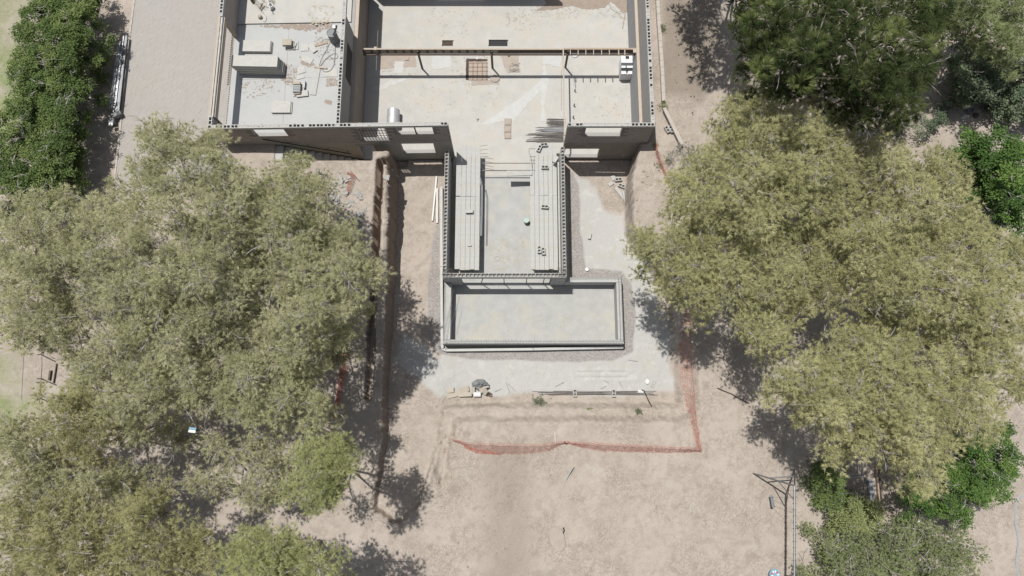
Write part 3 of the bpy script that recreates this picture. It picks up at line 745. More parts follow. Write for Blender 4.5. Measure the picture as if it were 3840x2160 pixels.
for k in range(5):
    t = .05 + k * .225; b.tube([(r0[0] + 10 + (r1[0] - r0[0]) * t, .42, r0[1] + (r1[1] - r0[1]) * t), (r0[0] + 10 + (r1[0] - r0[0]) * t, .6, r0[1] + (r1[1] - r0[1]) * t - .1)], .018, 4)
b.build('handrail', M['black'], st)
# plastered stringer band on the wall, following the flight
b = MB(); xa, xb = -11.5, -6.6
b.add([(xa + 10, .465, .2), (xb + 10, .465, .2), (xb + 10, .465, 2.36), (xa + 10, .465, 2.30), (xa + 10, .49, .2), (xb + 10, .49, .2), (xb + 10, .49, 2.36), (xa + 10, .49, 2.3)], [(0, 1, 2, 3), (3, 2, 6, 7), (0, 3, 7, 4), (1, 5, 6, 2)])
# rubble in the shade west of the stairs
rub = [M['rock'], M['clod'], M['soil']]
def rockmesh(n=3, seed=0):
    r = random.Random(seed); b = MB(); bm = __import__('bmesh').new(); __import__('bmesh').ops.create_icosphere(bm, subdivisions=1, radius=1)
    for v in bm.verts:
        v.co = Vector((v.co.x * r.uniform(.7, 1.2), v.co.y * r.uniform(.6, 1.1), v.co.z * r.uniform(.5, .8)))
    me = bpy.data.meshes.new('rock'); bm.to_mesh(me); bm.free(); return me
def slabstone(seed, m):
    r = random.Random(seed); n = r.randint(4, 6); t0 = r.random() * 6; pl = []
    for k in range(n):
        a = t0 + 2 * pi * (k + r.uniform(-.25, .25)) / n; q = r.uniform(.7, 1.1); pl.append((q * cos(a), .68 * q * sin(a)))
    b = MB(); b.prism(pl, -.3, .3); return b.mesh('stone', m)
RK = [];
for k in range(5): me = rockmesh(seed=k); me.materials.append(M['rock']); RK.append(me)
CL = []
for k in range(5): me = rockmesh(seed=20 + k); me.materials.append(M['clod']); CL.append(me)
SS = [slabstone(k, M['rock']) for k in range(8)]
def scatter(name, label, cat, meshes, poly, n, smin, smax, group, z=None, seed=1, flat=.8, tilt=.3):
    r = random.Random(seed); pw = np.array([G(*q)[:2] if z is None else P(*q, z)[:2] for q in poly]); lo = pw.min(0); hi = pw.max(0); k = 0; t = 0; out = []
    while k < n and t < n * 60:
        t += 1; x = r.uniform(lo[0], hi[0]); y = r.uniform(lo[1], hi[1])
        if sdpoly(np.array([x]), np.array([y]), pw)[0] < 0: continue
        s = smin + (smax - smin) * r.random() ** 2.2
        zz = (gh(x, y) if z is None else z) + s * .12
        o = bpy.data.objects.new(name, r.choice(meshes)); C.objects.link(o); o.location = (x, y, zz)
        o.scale = (s, s * r.uniform(.7, 1.1), s * flat); o.rotation_euler = (r.uniform(-tilt, tilt), r.uniform(-tilt, tilt), r.uniform(0, 6.3))
        tag(o, label, cat, group); k += 1; out.append(o)
    return out
scatter('rubble_stone', 'shaded rubble stone between the front wall and the top of the stairs', 'stone', RK, [(860, 545), (1040, 548), (1040, 572), (885, 572)], 16, .08, .2, 'rubble stones in the shade above the stairs', z=2.3)
scatter('broken_concrete', 'piece of pale broken concrete in the spoil heap beside the narrow trench', 'rubble', SS + RK, [(1240, 670), (1320, 655), (1345, 710), (1375, 780), (1370, 860), (1355, 905), (1300, 900), (1240, 880), (1225, 760)], 150, .07, .25, 'broken concrete heaped beside the narrow trench', seed=3, flat=.6)
scatter('broken_concrete', 'piece of pale broken concrete below the pine branches near the stairs', 'rubble', SS + RK, [(1180, 640), (1300, 630), (1330, 680), (1240, 760), (1190, 720)], 30, .05, .13, 'broken concrete below the pine near the stairs', seed=4)
scatter('soil_clod', 'clod of dry earth on the bare ground south of the orange netting', 'clod', CL, [(1580, 1740), (2050, 1700), (2060, 2000), (1900, 2150), (1600, 2150), (1540, 1900)], 90, .02, .085, 'clods of dry earth on the open ground', seed=5, flat=1.2)
scatter('soil_clod', 'clod of dry earth at the torn edge left of the netting end', 'clod', CL, [(1640, 1640), (1700, 1630), (1700, 1700), (1640, 1700)], 14, .06, .14, 'clods at the left end of the netting', seed=6)
scatter('soil_clod', 'clod of dry earth on the crumbling edge of the deep trench', 'clod', CL, [(1452, 640), (1478, 640), (1476, 900), (1448, 900)], 26, .03, .1, 'clods along the deep trench edge', seed=8)
scatter('soil_clod', 'clod of earth on the bank east of the pit', 'clod', CL, [(2385, 640), (2480, 640), (2500, 820), (2385, 840)], 34, .03, .11, 'clods on the bank east of the pit', seed=9)
scatter('soil_clod', 'clod of earth between the shadows at the lower left of the open ground', 'clod', CL, [(1240, 1880), (1420, 1900), (1400, 2010), (1250, 1960)], 30, .03, .12, 'clods between the lower left shadows', seed=10)
scatter('dropping_stone', 'small dark pine cone lying on the brown earth by the east wall', 'pine cone', [k for k in [ (lambda me: (me.materials.append(M['barkd']), me)[1])(rockmesh(seed=60 + q)) for q in range(3)]],
        [(2500, 60), (2680, 80), (2640, 300), (2600, 440), (2510, 300)], 70, .035, .06, 'pine cones scattered on the earth by the east wall', seed=12, flat=1.3)
o = tag(link('stone_slab', SS[2], None, G(1452, 667) + Vector((0, 0, .06)), .3), 'flat pale stone slab lying on the strip between the two trenches', 'stone'); o.scale = (.26, .33, .2)
# crack plate on the open ground
c_ = G(2090, 2020); b = MB()
pl = []
for k in range(9):
    a = 2 * pi * k / 9; pl.append((.42 * cos(a) * random.uniform(.85, 1.1), .62 * sin(a) * random.uniform(.85, 1.1)))
b.prism(pl, -.02, .05)
o = b.build('earth_crust', M['lsoil'], None, (c_.x, c_.y, c_.z + .03)); o.rotation_euler = (.03, -.05, .2); bevel(o, .02, 2); tag(o, 'lifted oval plate of cracked dry earth with a dark gap on its right side', 'earth')
b = MB(); cr_ = [G(*q) for q in ((2113, 1978), (2116, 1990), (2110, 2004), (2112, 2018), (2107, 2034), (2098, 2042), (2083, 2052))]
b.tube([q + Vector((0, 0, .0)) for q in cr_], .035, 4); tag(b.build('earth_crack', M['black']), kind='structure')  # black tube puts the shade inside the gap into colour

# ------------------------------------------------------------------ plank decks of the core room
ZD = 1.05
def deck(name, label, xs, seams, ya_, yb_, ysplit, cross):
    root = empty(name, ((xs[0] + xs[-1]) / 2, (ya_ + yb_) / 2, 0), 0, label, 'scaffold deck'); ox, oy, _ = root.location
    for i in range(len(xs) - 1):
        for (y0, y1) in ((ya_ + random.uniform(-.02, .05), ysplit - .012 + random.uniform(-.0, .02)), (ysplit + .012 + random.uniform(-.02, .03), yb_ + random.uniform(-.15, .1))):
            w = xs[i + 1] - xs[i] - seams + random.uniform(-.006, 0)
            o = MB().box((0, 0, 0), (w, y1 - y0, .045)).build('plank', M['plank'], root, ((xs[i] + xs[i + 1]) / 2 - ox, (y0 + y1) / 2 - oy, ZD - .022 + random.uniform(-.012, .008)), random.uniform(-.0016, .0016))
    for y in cross:
        MB().bb(xs[0] + .03 - ox, xs[-1] - .03 - ox, y - .03 - oy, y + .03 - oy, ZD - .12, ZD - .052).build('bearer', M['woodd'], root)
        for x in (xs[0] + .06, xs[-1] - .1):
            MB().tube([(x - ox, y - oy, .05), (x - ox, y - oy, ZD - .12)], .03, 6).build('leg', M['rust'], root)
    return root
lx = [P(q, 900, ZD).x for q in (1706, 1727, 1745, 1763, 1780, 1798)]
yN = P(1750, 545, ZD).y; yS = P(1750, 1012, ZD).y; yM = P(1750, 737, ZD).y
deck('plank_deck', 'left deck of long cement dusted planks inside the core room', lx, .010, yS, yN, yM, (8.6, 10.2, 11.9, 13.6))
rx = [P(q, 900, ZD).x for q in (1989, 2006, 2023, 2041, 2058, 2075, 2092)]
yN2 = P(2040, 540, ZD).y; yM2 = P(2040, 733, ZD).y
deck('plank_deck', 'right deck of long cement dusted planks inside the core room', rx, .011, yS, yN2, yM2, (8.6, 10.2, 11.9, 13.6))
b = MB(); b.bb(rx[-1] + .02, 2.6, 8.0, 14.3, ZD + .25, ZD + .29); tag(b.build('edge_board', M['plank']), 'long edge board between the right deck and the hollow block wall', 'board')
b = MB(); b.bb(-3.0, 2.55, 7.86, 8.0, ZD + .0, ZD + .05); tag(b.build('edge_board', M['plank']), 'wide board laid along the inside of the south core wall', 'board')
def pole(name, a_, b_, r, m, label, cat='pole', n=6): return tag(MB().tube([a_, b_], r, n).build(name, M[m]), label, cat)
for yy, l in ((612, 'upper'), (639, 'lower')):
    pole('steel_prop', P(1808, yy, .75), P(2005, yy, .75), .028, 'rust', f'{l} of the two horizontal dark props between the decks')
a_, b_ = P(1855, 665, .45), P(1998, 640, .9)
b = MB(); v = [P(1900, 640, 1.1), P(1998, 640, 1.12), P(1997, 656, 1.1), P(1900, 660, 1.1)]
b.prism([(q.x, q.y) for q in v], 1.04, 1.10); tag(b.build('timber_offcut', M['plank']), 'wide pale board lying across the props between the decks', 'board')
for k, yy in enumerate((548, 563, 577, 588)):
    pole('rebar_stub', P(1800, yy, ZD + .05), P(1828 + 3 * (k % 2), yy - 4 + k, ZD + .25), .012, 'rust', f'{["uppermost", "second", "third", "lowest"][k]} of the rods sticking out of the left deck head', 'rod', 4)
fr = MB()
for yy in (558, 587, 600, 612, 638): fr.tube([P(1986, yy, ZD), P(2008, yy, ZD)], .014, 4)
fr.tube([P(1984, 556, ZD), P(1984, 582, ZD)], .014, 4); fr.tube([P(1990, 580, ZD), P(1997, 640, ZD)], .014, 4); fr.tube([P(2000, 600, ZD), P(1993, 660, ZD)], .012, 4)
tag(fr.build('bent_rods', M['rust']), 'small bent rod frame at the head of the right deck', 'rod frame')
for dx, nm in ((0, 'left'), (4, 'right')):
    pts_ = [P(1798 + dx, 668, ZD + .12), P(1805 + dx, 700, ZD + .14), P(1804 + dx, 800, ZD + .14), P(1802 + dx, 884, ZD + .12)]
    tag(MB().tube(pts_, .016, 5).build('steel_bar', M['alu']), f'{nm} of the pair of bright thin bars lying along the edge of the left deck', 'bar')
tag(MB().lathe(P(1973, 832, .05), [(.10, 0), (.135, .02), (.155, .30), (.165, .33), (.165, .36), (.15, .36), (.145, .34), (.02, .335)], 24).build('bucket', M['green']), 'pale green upturned plastic bucket on the core room floor', 'bucket')
for (px, py, r) in ((1805, 946, .17), (1864, 970, .14)):
    b = MB(); b.tube([P(px, py, .06) + Vector((r * cos(t * pi / 9), r * sin(t * pi / 9), 0)) for t in range(18)] + [P(px, py, .06) + Vector((r, 0, 0))], .012, 4)
    tag(b.build('cement_ring', M['pale']), 'pale ring mark left by a bucket in the shade by the left deck' if px < 1850 else 'pale ring mark left by a bucket on the sunny core room floor', 'ring')
def loose(px, py, z, rz, label, stand=False, cat='block', group=None):
    o = bpy.data.objects.new('concrete_block', LOOSE); C.objects.link(o); c = P(px, py, z)
    if stand: o.rotation_euler = (pi / 2, 0, rz); o.location = (c.x, c.y, z + .095)
    else: o.rotation_euler = (0, 0, rz); o.location = (c.x, c.y, z + .19)
    return tag(o, label, cat, group)
loose(2043, 630, ZD, 0, 'hollow block lying level near the top of the right deck')
loose(2022, 560, ZD, 1.15, 'hollow block set at a slant at the very head of the right deck, left one')
loose(2040, 546, ZD, .1, 'smaller looking hollow block at the very head of the right deck, right one')
loose(2088, 605, ZD + .25, 1.0, 'tilted block leaning on the wall side of the right deck', stand=True)
loose(2043, 778, ZD, -.08, 'hollow block standing alone in the middle of the right deck', stand=False)
loose(2022, 938, ZD, pi / 2, 'left one of the two hollow blocks close together low on the right deck')
loose(2037, 944, ZD, pi / 2 + .1, 'right one of the two hollow blocks close together low on the right deck')
loose(1761, 802, ZD, .05, 'hollow block turned on its side on the left deck', stand=True)
tag(MB().box(P(1761, 921, ZD) + Vector((0, 0, .04)), (.2, .09, .08), .05).build('brick', M['block']), 'small half brick on the left deck', 'brick')

# ------------------------------------------------------------------ main room: timber beam on posts
ZB = 2.2
bm_ = empty('timber_beam', P(1880, 186, ZB), 0, 'long timber ledger on dark posts across the main room', 'beam'); bo = bm_.location
yb0 = P(1880, 186, ZB).y
def bp(x0, x1, y0, y1, z0, z1, nm, m): return MB().bb(x0 - bo.x, x1 - bo.x, y0 - bo.y, y1 - bo.y, z0 - bo.z, z1 - bo.z).build(nm, M[m], bm_)
xe = P(1357, 184, ZB).x; xr = P(2402, 184, ZB).x; xm = P(1655, 184, ZB).x; xm2 = P(2112, 184, ZB).x
bp(xe, xm, yb0, yb0 + .09, ZB - .05, ZB + .01, 'top_rail', 'wood'); bp(xm + .01, xm2, yb0, yb0 + .09, ZB - .05, ZB + .0, 'top_rail', 'wood'); bp(xm2 + .01, xr, yb0, yb0 + .10, ZB - .05, ZB + .015, 'top_rail', 'woodr')
bp(xe, xr, yb0 - .13, yb0 - .03, ZB - .40, ZB - .34, 'bottom_rail', 'woodd')
bp(xe, xr, yb0 + .02, yb0 + .05, ZB - .40, ZB - .05, 'back_board', 'woodd')
n = 18; xA = xe
for i in range(n):
    x = xe + (P(1838, 184, ZB).x - xe) * (i + .3) / 16
    if x < xm2 - 3.8: bp(x, x + .3, yb0 - .012, yb0 + .015, ZB - .33, ZB - .06, 'lining_panel', 'lsoil')
for (px, foot) in ((1563, (1584, 258)), (1840, (1847, 256)), (2117, (2120, 253))):
    x = P(*foot, .05).x; y = P(*foot, .05).y
    MB().tube([(x - bo.x, y - bo.y, .05 - bo.z), (x - bo.x, yb0 - .02 - bo.y, ZB - .08 - bo.z)], .065, 4).build('post', M['woodd'], bm_)
for i, px in enumerate((2139, 2168, 2197, 2226, 2256, 2285)):
    x = P(px, 190, ZB).x; bp(x - .02, x + .02, yb0 - .32, yb0, ZB - .09, ZB - .0, 'joist_stub', 'wood')
for px in (2320, 2343):
    x = P(px, 190, ZB).x; bp(x - .025, x + .025, yb0 - .34, yb0, ZB - .09, ZB - .0, 'joist_stub', 'wood')
bp(xr - .42, xr - .22, yb0 - .2, yb0 + .02, ZB - .0, ZB + .03, 'end_board', 'wood')
bp(xe + .68, xe + .83, yb0 - .04, yb0 + .16, ZB + .01, ZB + .04, 'end_board', 'ledge')
tag(MB().box((P(2114, 186, ZB) + P(2115, 510, ZB)) / 2 + Vector((0, 0, .04)), (.07, (P(2114, 186, ZB) - P(2115, 510, ZB)).length, .07), .0).build('long_batten', M['wood']), 'long thin timber batten running south from the ledger to the core wall', 'batten')
pole('thin_rod', P(2105, 262, .9), P(2106, 415, .9), .008, 'steel', 'thin bright rod beside the long batten', 'rod', 4)
# rod stub with a long shadow
pole('steel_stake', P(2152, 285, .05), P(2150, 286, 1.0), .02, 'rust', 'upright stake with a ball of tape right of the long batten', 'stake')
# white site box with a dark panel and two doors
wb = empty('white_cabinet', P(2357, 262, .05), 0, 'white cabinet with a dark square on its lid beside the east wall', 'cabinet'); 
bx0, bx1 = P(2330, 250, 1.0).x, P(2381, 250, 1.0).x; yt = P(2357, 208, 1.05).y; yb_ = P(2357, 254, 1.05).y; wo_ = wb.location
def wbx(x0, x1, y0, y1, z0, z1, nm, m): return bevel(MB().bb(x0 - wo_.x, x1 - wo_.x, y0 - wo_.y, y1 - wo_.y, z0 - wo_.z, z1 - wo_.z).build(nm, M[m], wb), .012, 2)
wbx(bx0, bx1, yb_, yt, .08, 1.05, 'body', 'white'); wbx(bx0 + .25, bx0 + .46, yt - .22, yt - .04, 1.052, 1.07, 'vent_panel', 'black')
wbx(bx0 - .01, bx1 + .01, yb_ - .015, yb_ - .002, .86, 1.03, 'dark_band', 'greyp')
wbx(bx0 + .0, (bx0 + bx1) / 2 - .02, yb_ - .25, yb_ - .003, .70, .80, 'door', 'white'); wbx((bx0 + bx1) / 2 + .02, bx1, yb_ - .25, yb_ - .003, .70, .80, 'door', 'white')
wbx(bx0 + .06, bx1 - .06, yt - .3, yt - .29, 1.052, 1.065, 'lid_seam', 'greyp')
wbx(bx0, bx1, yb_ - .25, yb_ - .01, .08, .69, 'lower_case', 'white')
# three square covers
for i, py in enumerate((457, 484, 508)):
    b = MB().box((0, 0, 0), (.36, .38, .05)); o = b.build('square_cover', M['lsoil'], None, P(1904 + (i == 0), py, .075), .02 * (i - 1)); bevel(o, .07, 3)
    tag(o, ['northern', 'middle', 'southern'][i] + ' of the three square earth coloured covers in a row on the room floor', 'cover')
    o2 = MB().box((0, 0, -.01), (.40, .42, .03)).build('rim', M['soil'], o, (0, 0, -.008))
# steel drum seen behind the front wall
dr = MB(); Mx = Matrix.Rotation(0, 3, 'X')
c = P(1476, 413, .45); dr.lathe(c, [(.1, 0), (.34, 0), (.36, .02), (.36, .45), (.37, .46), (.36, .48), (.36, .92), (.34, .94), (.1, .94)], 28, Matrix.Rotation(pi / 2, 3, 'X'))
tag(dr.build('metal_drum', M['alu'], smooth=False), 'bright metal drum lying on its side just inside the front wall', 'drum')
# bundles of rods
def rodpile(label, x0, x1, y0, y1, n, m, ls=(.5, 1.0), zb=.06, r=.011, seed=0, anchor=1, dz=.05):
    rr = random.Random(seed); b = MB()
    for k in range(n):
        L = (x1 - x0) * rr.uniform(*ls); t = rr.random(); yy = y0 + (y1 - y0) * (k + rr.random() * .8) / n
        xb_ = x1 + rr.uniform(-3, 3) if anchor else x0 + (x1 - x0) * rr.random() * .3 + L; xa_ = xb_ - L; z = zb + rr.random() * dz
        b.tube([P(xa_, yy + rr.uniform(-4, 4), z), P(xb_, yy + rr.uniform(-1.5, 1.5), z)], r, 4)
    return tag(b.build('rod_bundle', M[m]), label, 'rods')
rodpile('dark steel rods in the upper part of the stack at the room entrance', 2045, 2118, 446, 474, 26, 'rust', (.75, 1.05), seed=1)
rodpile('pale galvanised rods in the middle of the stack at the room entrance', 2008, 2116, 475, 496, 18, 'alu', (.7, 1.0), seed=2)
rodpile('dark steel rods in the lower part of the stack at the room entrance', 1968, 2112, 497, 533, 34, 'rust', (.55, 1.0), seed=3)
# dug squares, mesh grid and lids in the main room floor
_ph = 0
def patch(name, label, cat, poly, z, m, h=.006, jag=.03, sub=6, kind='structure', seed=0):
    global _ph
    _ph += .0004; h = h + _ph
    r = random.Random(seed); w = [P(*q, z) for q in poly]; out = []; J = jag
    for a_, b_ in zip(w, w[1:] + w[:1]):
        jag = min(J, .38 * (b_ - a_).length / sub)
        for k in range(sub):
            t = k / sub; p = a_.lerp(b_, t); out.append((p.x + r.uniform(-jag, jag), p.y + r.uniform(-jag, jag)))
    o = MB().prism(out, z - .003, z + h).build(name, M[m]); return tag(o, label, cat, kind=kind)
zf = .05
patch('dug_floor', None, None, [(1752, 222), (1826, 228), (1830, 300), (1800, 302), (1752, 300)], zf, 'clod', jag=.02)
patch('dug_floor', None, None, [(1767, 302), (1870, 300), (1872, 316), (1800, 318), (1768, 322)], zf, 'lsoil', .012, jag=.02)
patch('dug_floor', None, None, [(1862, 196), (1944, 194), (1944, 272), (1902, 274), (1890, 250), (1882, 220)], zf, 'lsoil', .01, jag=.02)
for (poly, nm) in (([(1748, 222), (1757, 222), (1757, 300), (1746, 300)], 1), ([(1752, 220), (1828, 222), (1828, 230), (1752, 231)], 2)):
    patch('trench_slot', None, None, poly, zf, 'dark', .014, jag=.012, seed=nm)
gb = MB()
for px in (1757, 1774, 1790, 1809, 1826): gb.tube([P(px, 233, zf + .05), P(px - 1, 300, zf + .05)], .009, 4)
for py in (236, 251, 267, 284, 299): gb.tube([P(1756, py, zf + .06), P(1830, py - 1, zf + .06)], .009, 4)
tag(gb.build('mesh_grid', M['rustr']), 'square grid of rusty rods over the dug out floor', 'rod mesh')
def hole(px0, px1, py0, py1, label, m='dark'):
    a_, b_ = P(px0, py0, zf), P(px1, py1, zf); root = empty('floor_hole', ((a_.x + b_.x) / 2, (a_.y + b_.y) / 2, zf), 0, label, 'hole'); hx = abs(b_.x - a_.x) / 2; hy = abs(a_.y - b_.y) / 2
    MB().bb(-hx, hx, -hy, hy, 0, .012).build('bottom', M[m], root); MB().bb(-hx - .03, hx + .03, hy, hy + .04, 0, .09).build('edge', M['slab'], root); MB().bb(-hx - .03, -hx, -hy, hy, 0, .09).build('edge', M['slab'], root)
hole(1659, 1698, 154, 172, 'small rectangular dark opening in the floor, left one above the ledger')
hole(1833, 1903, 152, 173, 'large rectangular dark opening in the floor, right one above the ledger', 'black')
for (poly, k) in (([(1910, 236), (1944, 236), (1944, 272), (1906, 272)], 1),):
    b = MB()
    for q in range(46):
        x = 1908 + 34 * random.random(); y = 238 + 32 * random.random(); a = random.uniform(-1.2, .6); b.tube([P(x, y, zf + .03), P(x + 12 * cos(a), y + 8 * sin(a), zf + .08)], .008, 3)
    tag(b.build('dry_brushwood', M['twig']), 'square heap of dry twigs right of the middle post', 'twigs', kind=None)
b = MB().lathe((0, 0, 0), [(.30, 0), (.32, .02), (.32, .05), (.29, .07), (.0, .075)], 20); o = b.build('round_cover', M['lsoil'], None, P(1856, 296, zf)); o.scale = (.9, .75, 1); tag(o, 'rounded earth coloured lid at the foot of the middle post shadow', 'lid')
b = MB().lathe((0, 0, 0), [(.16, 0), (.17, .02), (.17, .04), (.14, .06), (.0, .065)], 4, Matrix.Rotation(pi / 4, 3, 'Z')); o = b.build('small_square_cover', M['lsoil'], None, P(1527, 221, zf)); tag(bevel(o, .03, 2), 'square earth coloured lid left of the first post', 'lid')
b = MB().lathe(P(2156, 203, zf), [(.23, 0), (.24, .03), (.2, .05), (.18, .03), (0, .03)], 20); tag(b.build('round_pan', M['alu']), 'round shiny pan under the joist stubs', 'pan')
tag(MB().lathe(P(1907, 209, zf), [(.02, 0), (.07, .04), (.07, .09), (.02, .14)], 10).build('bulb_cap', M['alu']), 'small shiny cap on the dug earth right of the middle post', 'cap')
tag(MB().lathe(P(1790, 222, zf), [(.05, 0), (.08, .03), (.07, .1), (.02, .14)], 10).build('pipe_end', M['pvc']), 'white pipe end above the rusty rod grid', 'pipe end')
# soil spread over the floor at the north east and the paler smoothed bands
patch('spread_soil', None, None, [(2010, 40), (2080, 36), (2140, 22), (2200, 36), (2270, 28), (2290, 6), (2330, 40), (2368, 48), (2372, -60), (1990, -60), (2050, 14)], zf, 'soil', .008, .14, 12, seed=2)
patch('spread_soil', None, None, [(2362, 0), (2376, 0), (2378, 260), (2364, 140)], zf, 'soil', .007, .03, 12, seed=3)
for pl, mm, sd_ in (([(1990, 335), (2030, 300), (2040, 230), (2056, 300), (2040, 400), (2052, 455), (2030, 455), (2030, 340), (1960, 410), (1930, 450), (1800, 470), (1905, 400)], 'pale', 4), ([(1500, 188), (1560, 190), (1560, 250), (1425, 262), (1425, 200)], 'lsoil', 5), ([(1480, 230), (1515, 232), (1510, 275), (1475, 275)], 'pale', 6), ([(1622, 200), (1690, 198), (1690, 255), (1620, 258)], 'pale', 7), ([(1400, 330), (1470, 300), (1560, 290), (1470, 320), (1420, 345)], 'pale', 8), ([(2110, 200), (2100, 250), (2035, 240), (2040, 200)], 'pale', 9)):
    patch('floor_patch', None, None, pl, zf, mm, .004, .05, 6, seed=sd_)
tag(MB().tube([P(1796, 445, .06), P(1787, 448, .2)], .02, 5).build('wire_scrap', M['rust']), 'small twisted wire scrap alone on the sunny room floor', 'wire')
# debris branch at the north east corner
b = MB(); b.tube([P(2350, 10, .1), P(2342, 60, .12), P(2334, 105, .1)], .022, 5); b.tube([P(2345, 40, .12), P(2320, 45, .2), P(2290, 20, .3), P(2282, 0, .35)], .014, 4); b.tube([P(2344, 45, .12), P(2368, 25, .2)], .012, 4)
tag(b.build('dry_branch', M['wood']), 'forked dry branch lying on the brown soil in the far right corner', 'branch')
for (px, py, l) in ((2158, 340, 'upper'), (2155, 395, 'middle'), (2152, 440, 'lower')):
    tag(MB().tube([P(px, py - 6, .06), P(px - 4, py, .15), P(px + 3, py + 7, .06)], .022, 5).build('wire_scrap', M['black']), f'{l} of the dark wire scraps right of the long batten', 'wire')

# ------------------------------------------------------------------ garage things
zg = 2.472; zr = 2.562
def stack(name, label, px0, px1, py0, py1, n, th, z, rz=0, jit=.01, m='panel', topat=True, last=None):
    """pile of flat panels; the pixel box is that of the top face"""
    zt = z + n * th; a_, b_ = P(px0, py0, zt), P(px1, py1, zt); root = empty(name, ((a_.x + b_.x) / 2, (a_.y + b_.y) / 2, z), rz, label, 'panel stack')
    hx, hy = abs(b_.x - a_.x), abs(a_.y - b_.y); r = random.Random(n)
    for k in range(n):
        o = MB().box((0, 0, 0), (hx, hy, th * .86)).build('panel', M[m], root, (r.uniform(-jit, jit), r.uniform(-jit, jit) * .6, th * (k + .5)), r.uniform(-jit, jit) * .3)
        if last and k in last: o.location.x += last[k]
    return root
stack('board_stack', 'tall stack of long grey cement boards in the middle of the garage', 871, 1040, 209, 249, 16, .056, zg, -.02, .02, last={0: .1, 1: .12, 2: .13, 3: .11, 4: .12, 5: .09, 6: .1, 7: .06, 8: .07, 9: .04})
stack('board_stack', 'low stack of long pale cement boards north of the tall stack', 908, 1012, 151, 192, 4, .055, zg, -.01, .01, last={0: .07, 1: .05, 2: .02})
stack('board_stack', 'short stack of two thick pale boards near the front wall', 1020, 1088, 379, 422, 2, .075, zg, .0, .01, last={0: .04})
def plate(name, label, cx, cy, w, h, z, rz, m='panel', th=.035, cat='panel', tilt=0):
    o = MB().box((0, 0, th / 2), (w, h, th)).build(name, M[m], None, P(cx, cy, z), rz); o.rotation_euler = (tilt, 0, rz); return tag(o, label, cat)
tsx = [(1098, 172, .85, .55, .1), (1093, 170, .7, .45, -.25), (1090, 166, .6, .42, .22), (1084, 164, .55, .42, -.1), (1076, 163, .6, .38, .12)]
root = empty('tile_pile', P(1088, 170, zg), 0, 'fanned out pile of square pale tiles right of the low board stack', 'tile pile'); ro = root.location
for k, (cx, cy, w, h, r) in enumerate(tsx):
    q = P(cx, cy, zg + .06 * k) - ro; MB().box((0, 0, .02), (w * .72, h * .95, .04)).build('tile', M['panel'], root, q + Vector((0, 0, .0)), r)
MB().box((0, 0, .03), (.5, .36, .06)).build('tile', M['brass'], root, P(1076, 158, zg + .36) - ro + Vector((0, 0, -.05)), .02)
plate('loose_board', 'pale square board with a diagonal crack right of the tile pile', 1143, 178, .42, .46, zg, .05)
plate('loose_board', 'pale board leaning over the cracked square board', 1172, 180, .30, .58, zg + .05, .65)
plate('loose_board', 'grey board lying flat below the leaning board in the garage', 1152, 224, .62, .36, zg, -.45)
plate('loose_board', 'grey board on brown dust left of the long plank end', 1130, 262, .42, .44, zg, .35)
plate('loose_board', 'pale square board between the tile sacks and the long plank', 1127, 290, .42, .2, zg, .3, th=.03)
plate('long_plank', 'long worn plank lying north to south on the garage floor', 1182, 306, .34, 1.62, zg, -.10, 'plank', .045, 'plank')
plate('small_plank', 'short thin board across the head of the long worn plank', 1202, 253, .72, .1, zg + .06, -.12, 'wood', .03, 'plank')
plate('reddish_board', 'reddish brown strip of board beside the pale cables', 1205, 166, .75, .12, zg, .28, 'woodr', .04, 'plank')
plate('pallet_board', 'pale board under the sack pile', 1122, 338, .55, .8, zg, -.04, 'panel', .05)
plate('pallet_board', 'pale board sticking out right below the sack pile', 1134, 352, .62, .34, zg + .05, .12, 'panel', .05)
b = MB()
root = empty('sack_pile', P(1116, 336, zg + .1), 0, 'small pile of beige and grey sacks on the pale boards', 'sack pile')
for k in range(6):
    o = MB().box((0, 0, 0), (.42, .09, .16)).build('sack', M['tarp' if k % 2 else 'steel'], root, (.0, .16 - .07 * k, .08), random.uniform(-.08, .08)); bevel(o, .03, 2)
o = MB().box((0, 0, 0), (.40, .17, .2)).build('sack', M['brass'], root, (-.02, .30, .1), .0); bevel(o, .03, 2)
o = MB().box((0, 0, 0), (.38, .05, .1)).build('sack', M['wood'], root, (.0, -.28, .06), .06); bevel(o, .02, 2)
plate('grey_board_upright', 'narrow dark grey board standing right of the sacks', 1145, 322, .06, .42, zg, 0, 'steel', .18)
# mixer like barrel with a wheel barrow handle by the dividing wall
c = P(1256, 152, zg); b = MB(); b.lathe(c, [(.24, 0), (.26, .03), (.26, .72), (.27, .76), (.24, .76), (.23, .74), (0, .735)], 28); o = b.build('grey_barrel', M['tarp']); o = tag(o, 'tall grey barrel with tools on it beside the dividing wall', 'barrel')
b = MB(); b.tube([P(1250, 132, 3.35), P(1260, 108, 3.38), P(1262, 96, 3.36)], .05, 6); tag(b.build('drill_tool', M['black']), 'dark power tool lying on the grey barrel', 'tool')
tag(MB().box(P(1253, 102, 3.38), (.14, .18, .1), .2).build('tool_case', M['white']), 'small white box beside the dark tool on the barrel', 'box')
b = MB(); b.tube([P(1246, 133, 3.36), P(1262, 118, 3.36)], .02, 4); b.tube([P(1262, 116, 3.36), P(1270, 124, 3.36)], .014, 4); tag(b.build('hand_trowel', M['greyp']), 'small grey trowel on the near rim of the barrel', 'trowel')
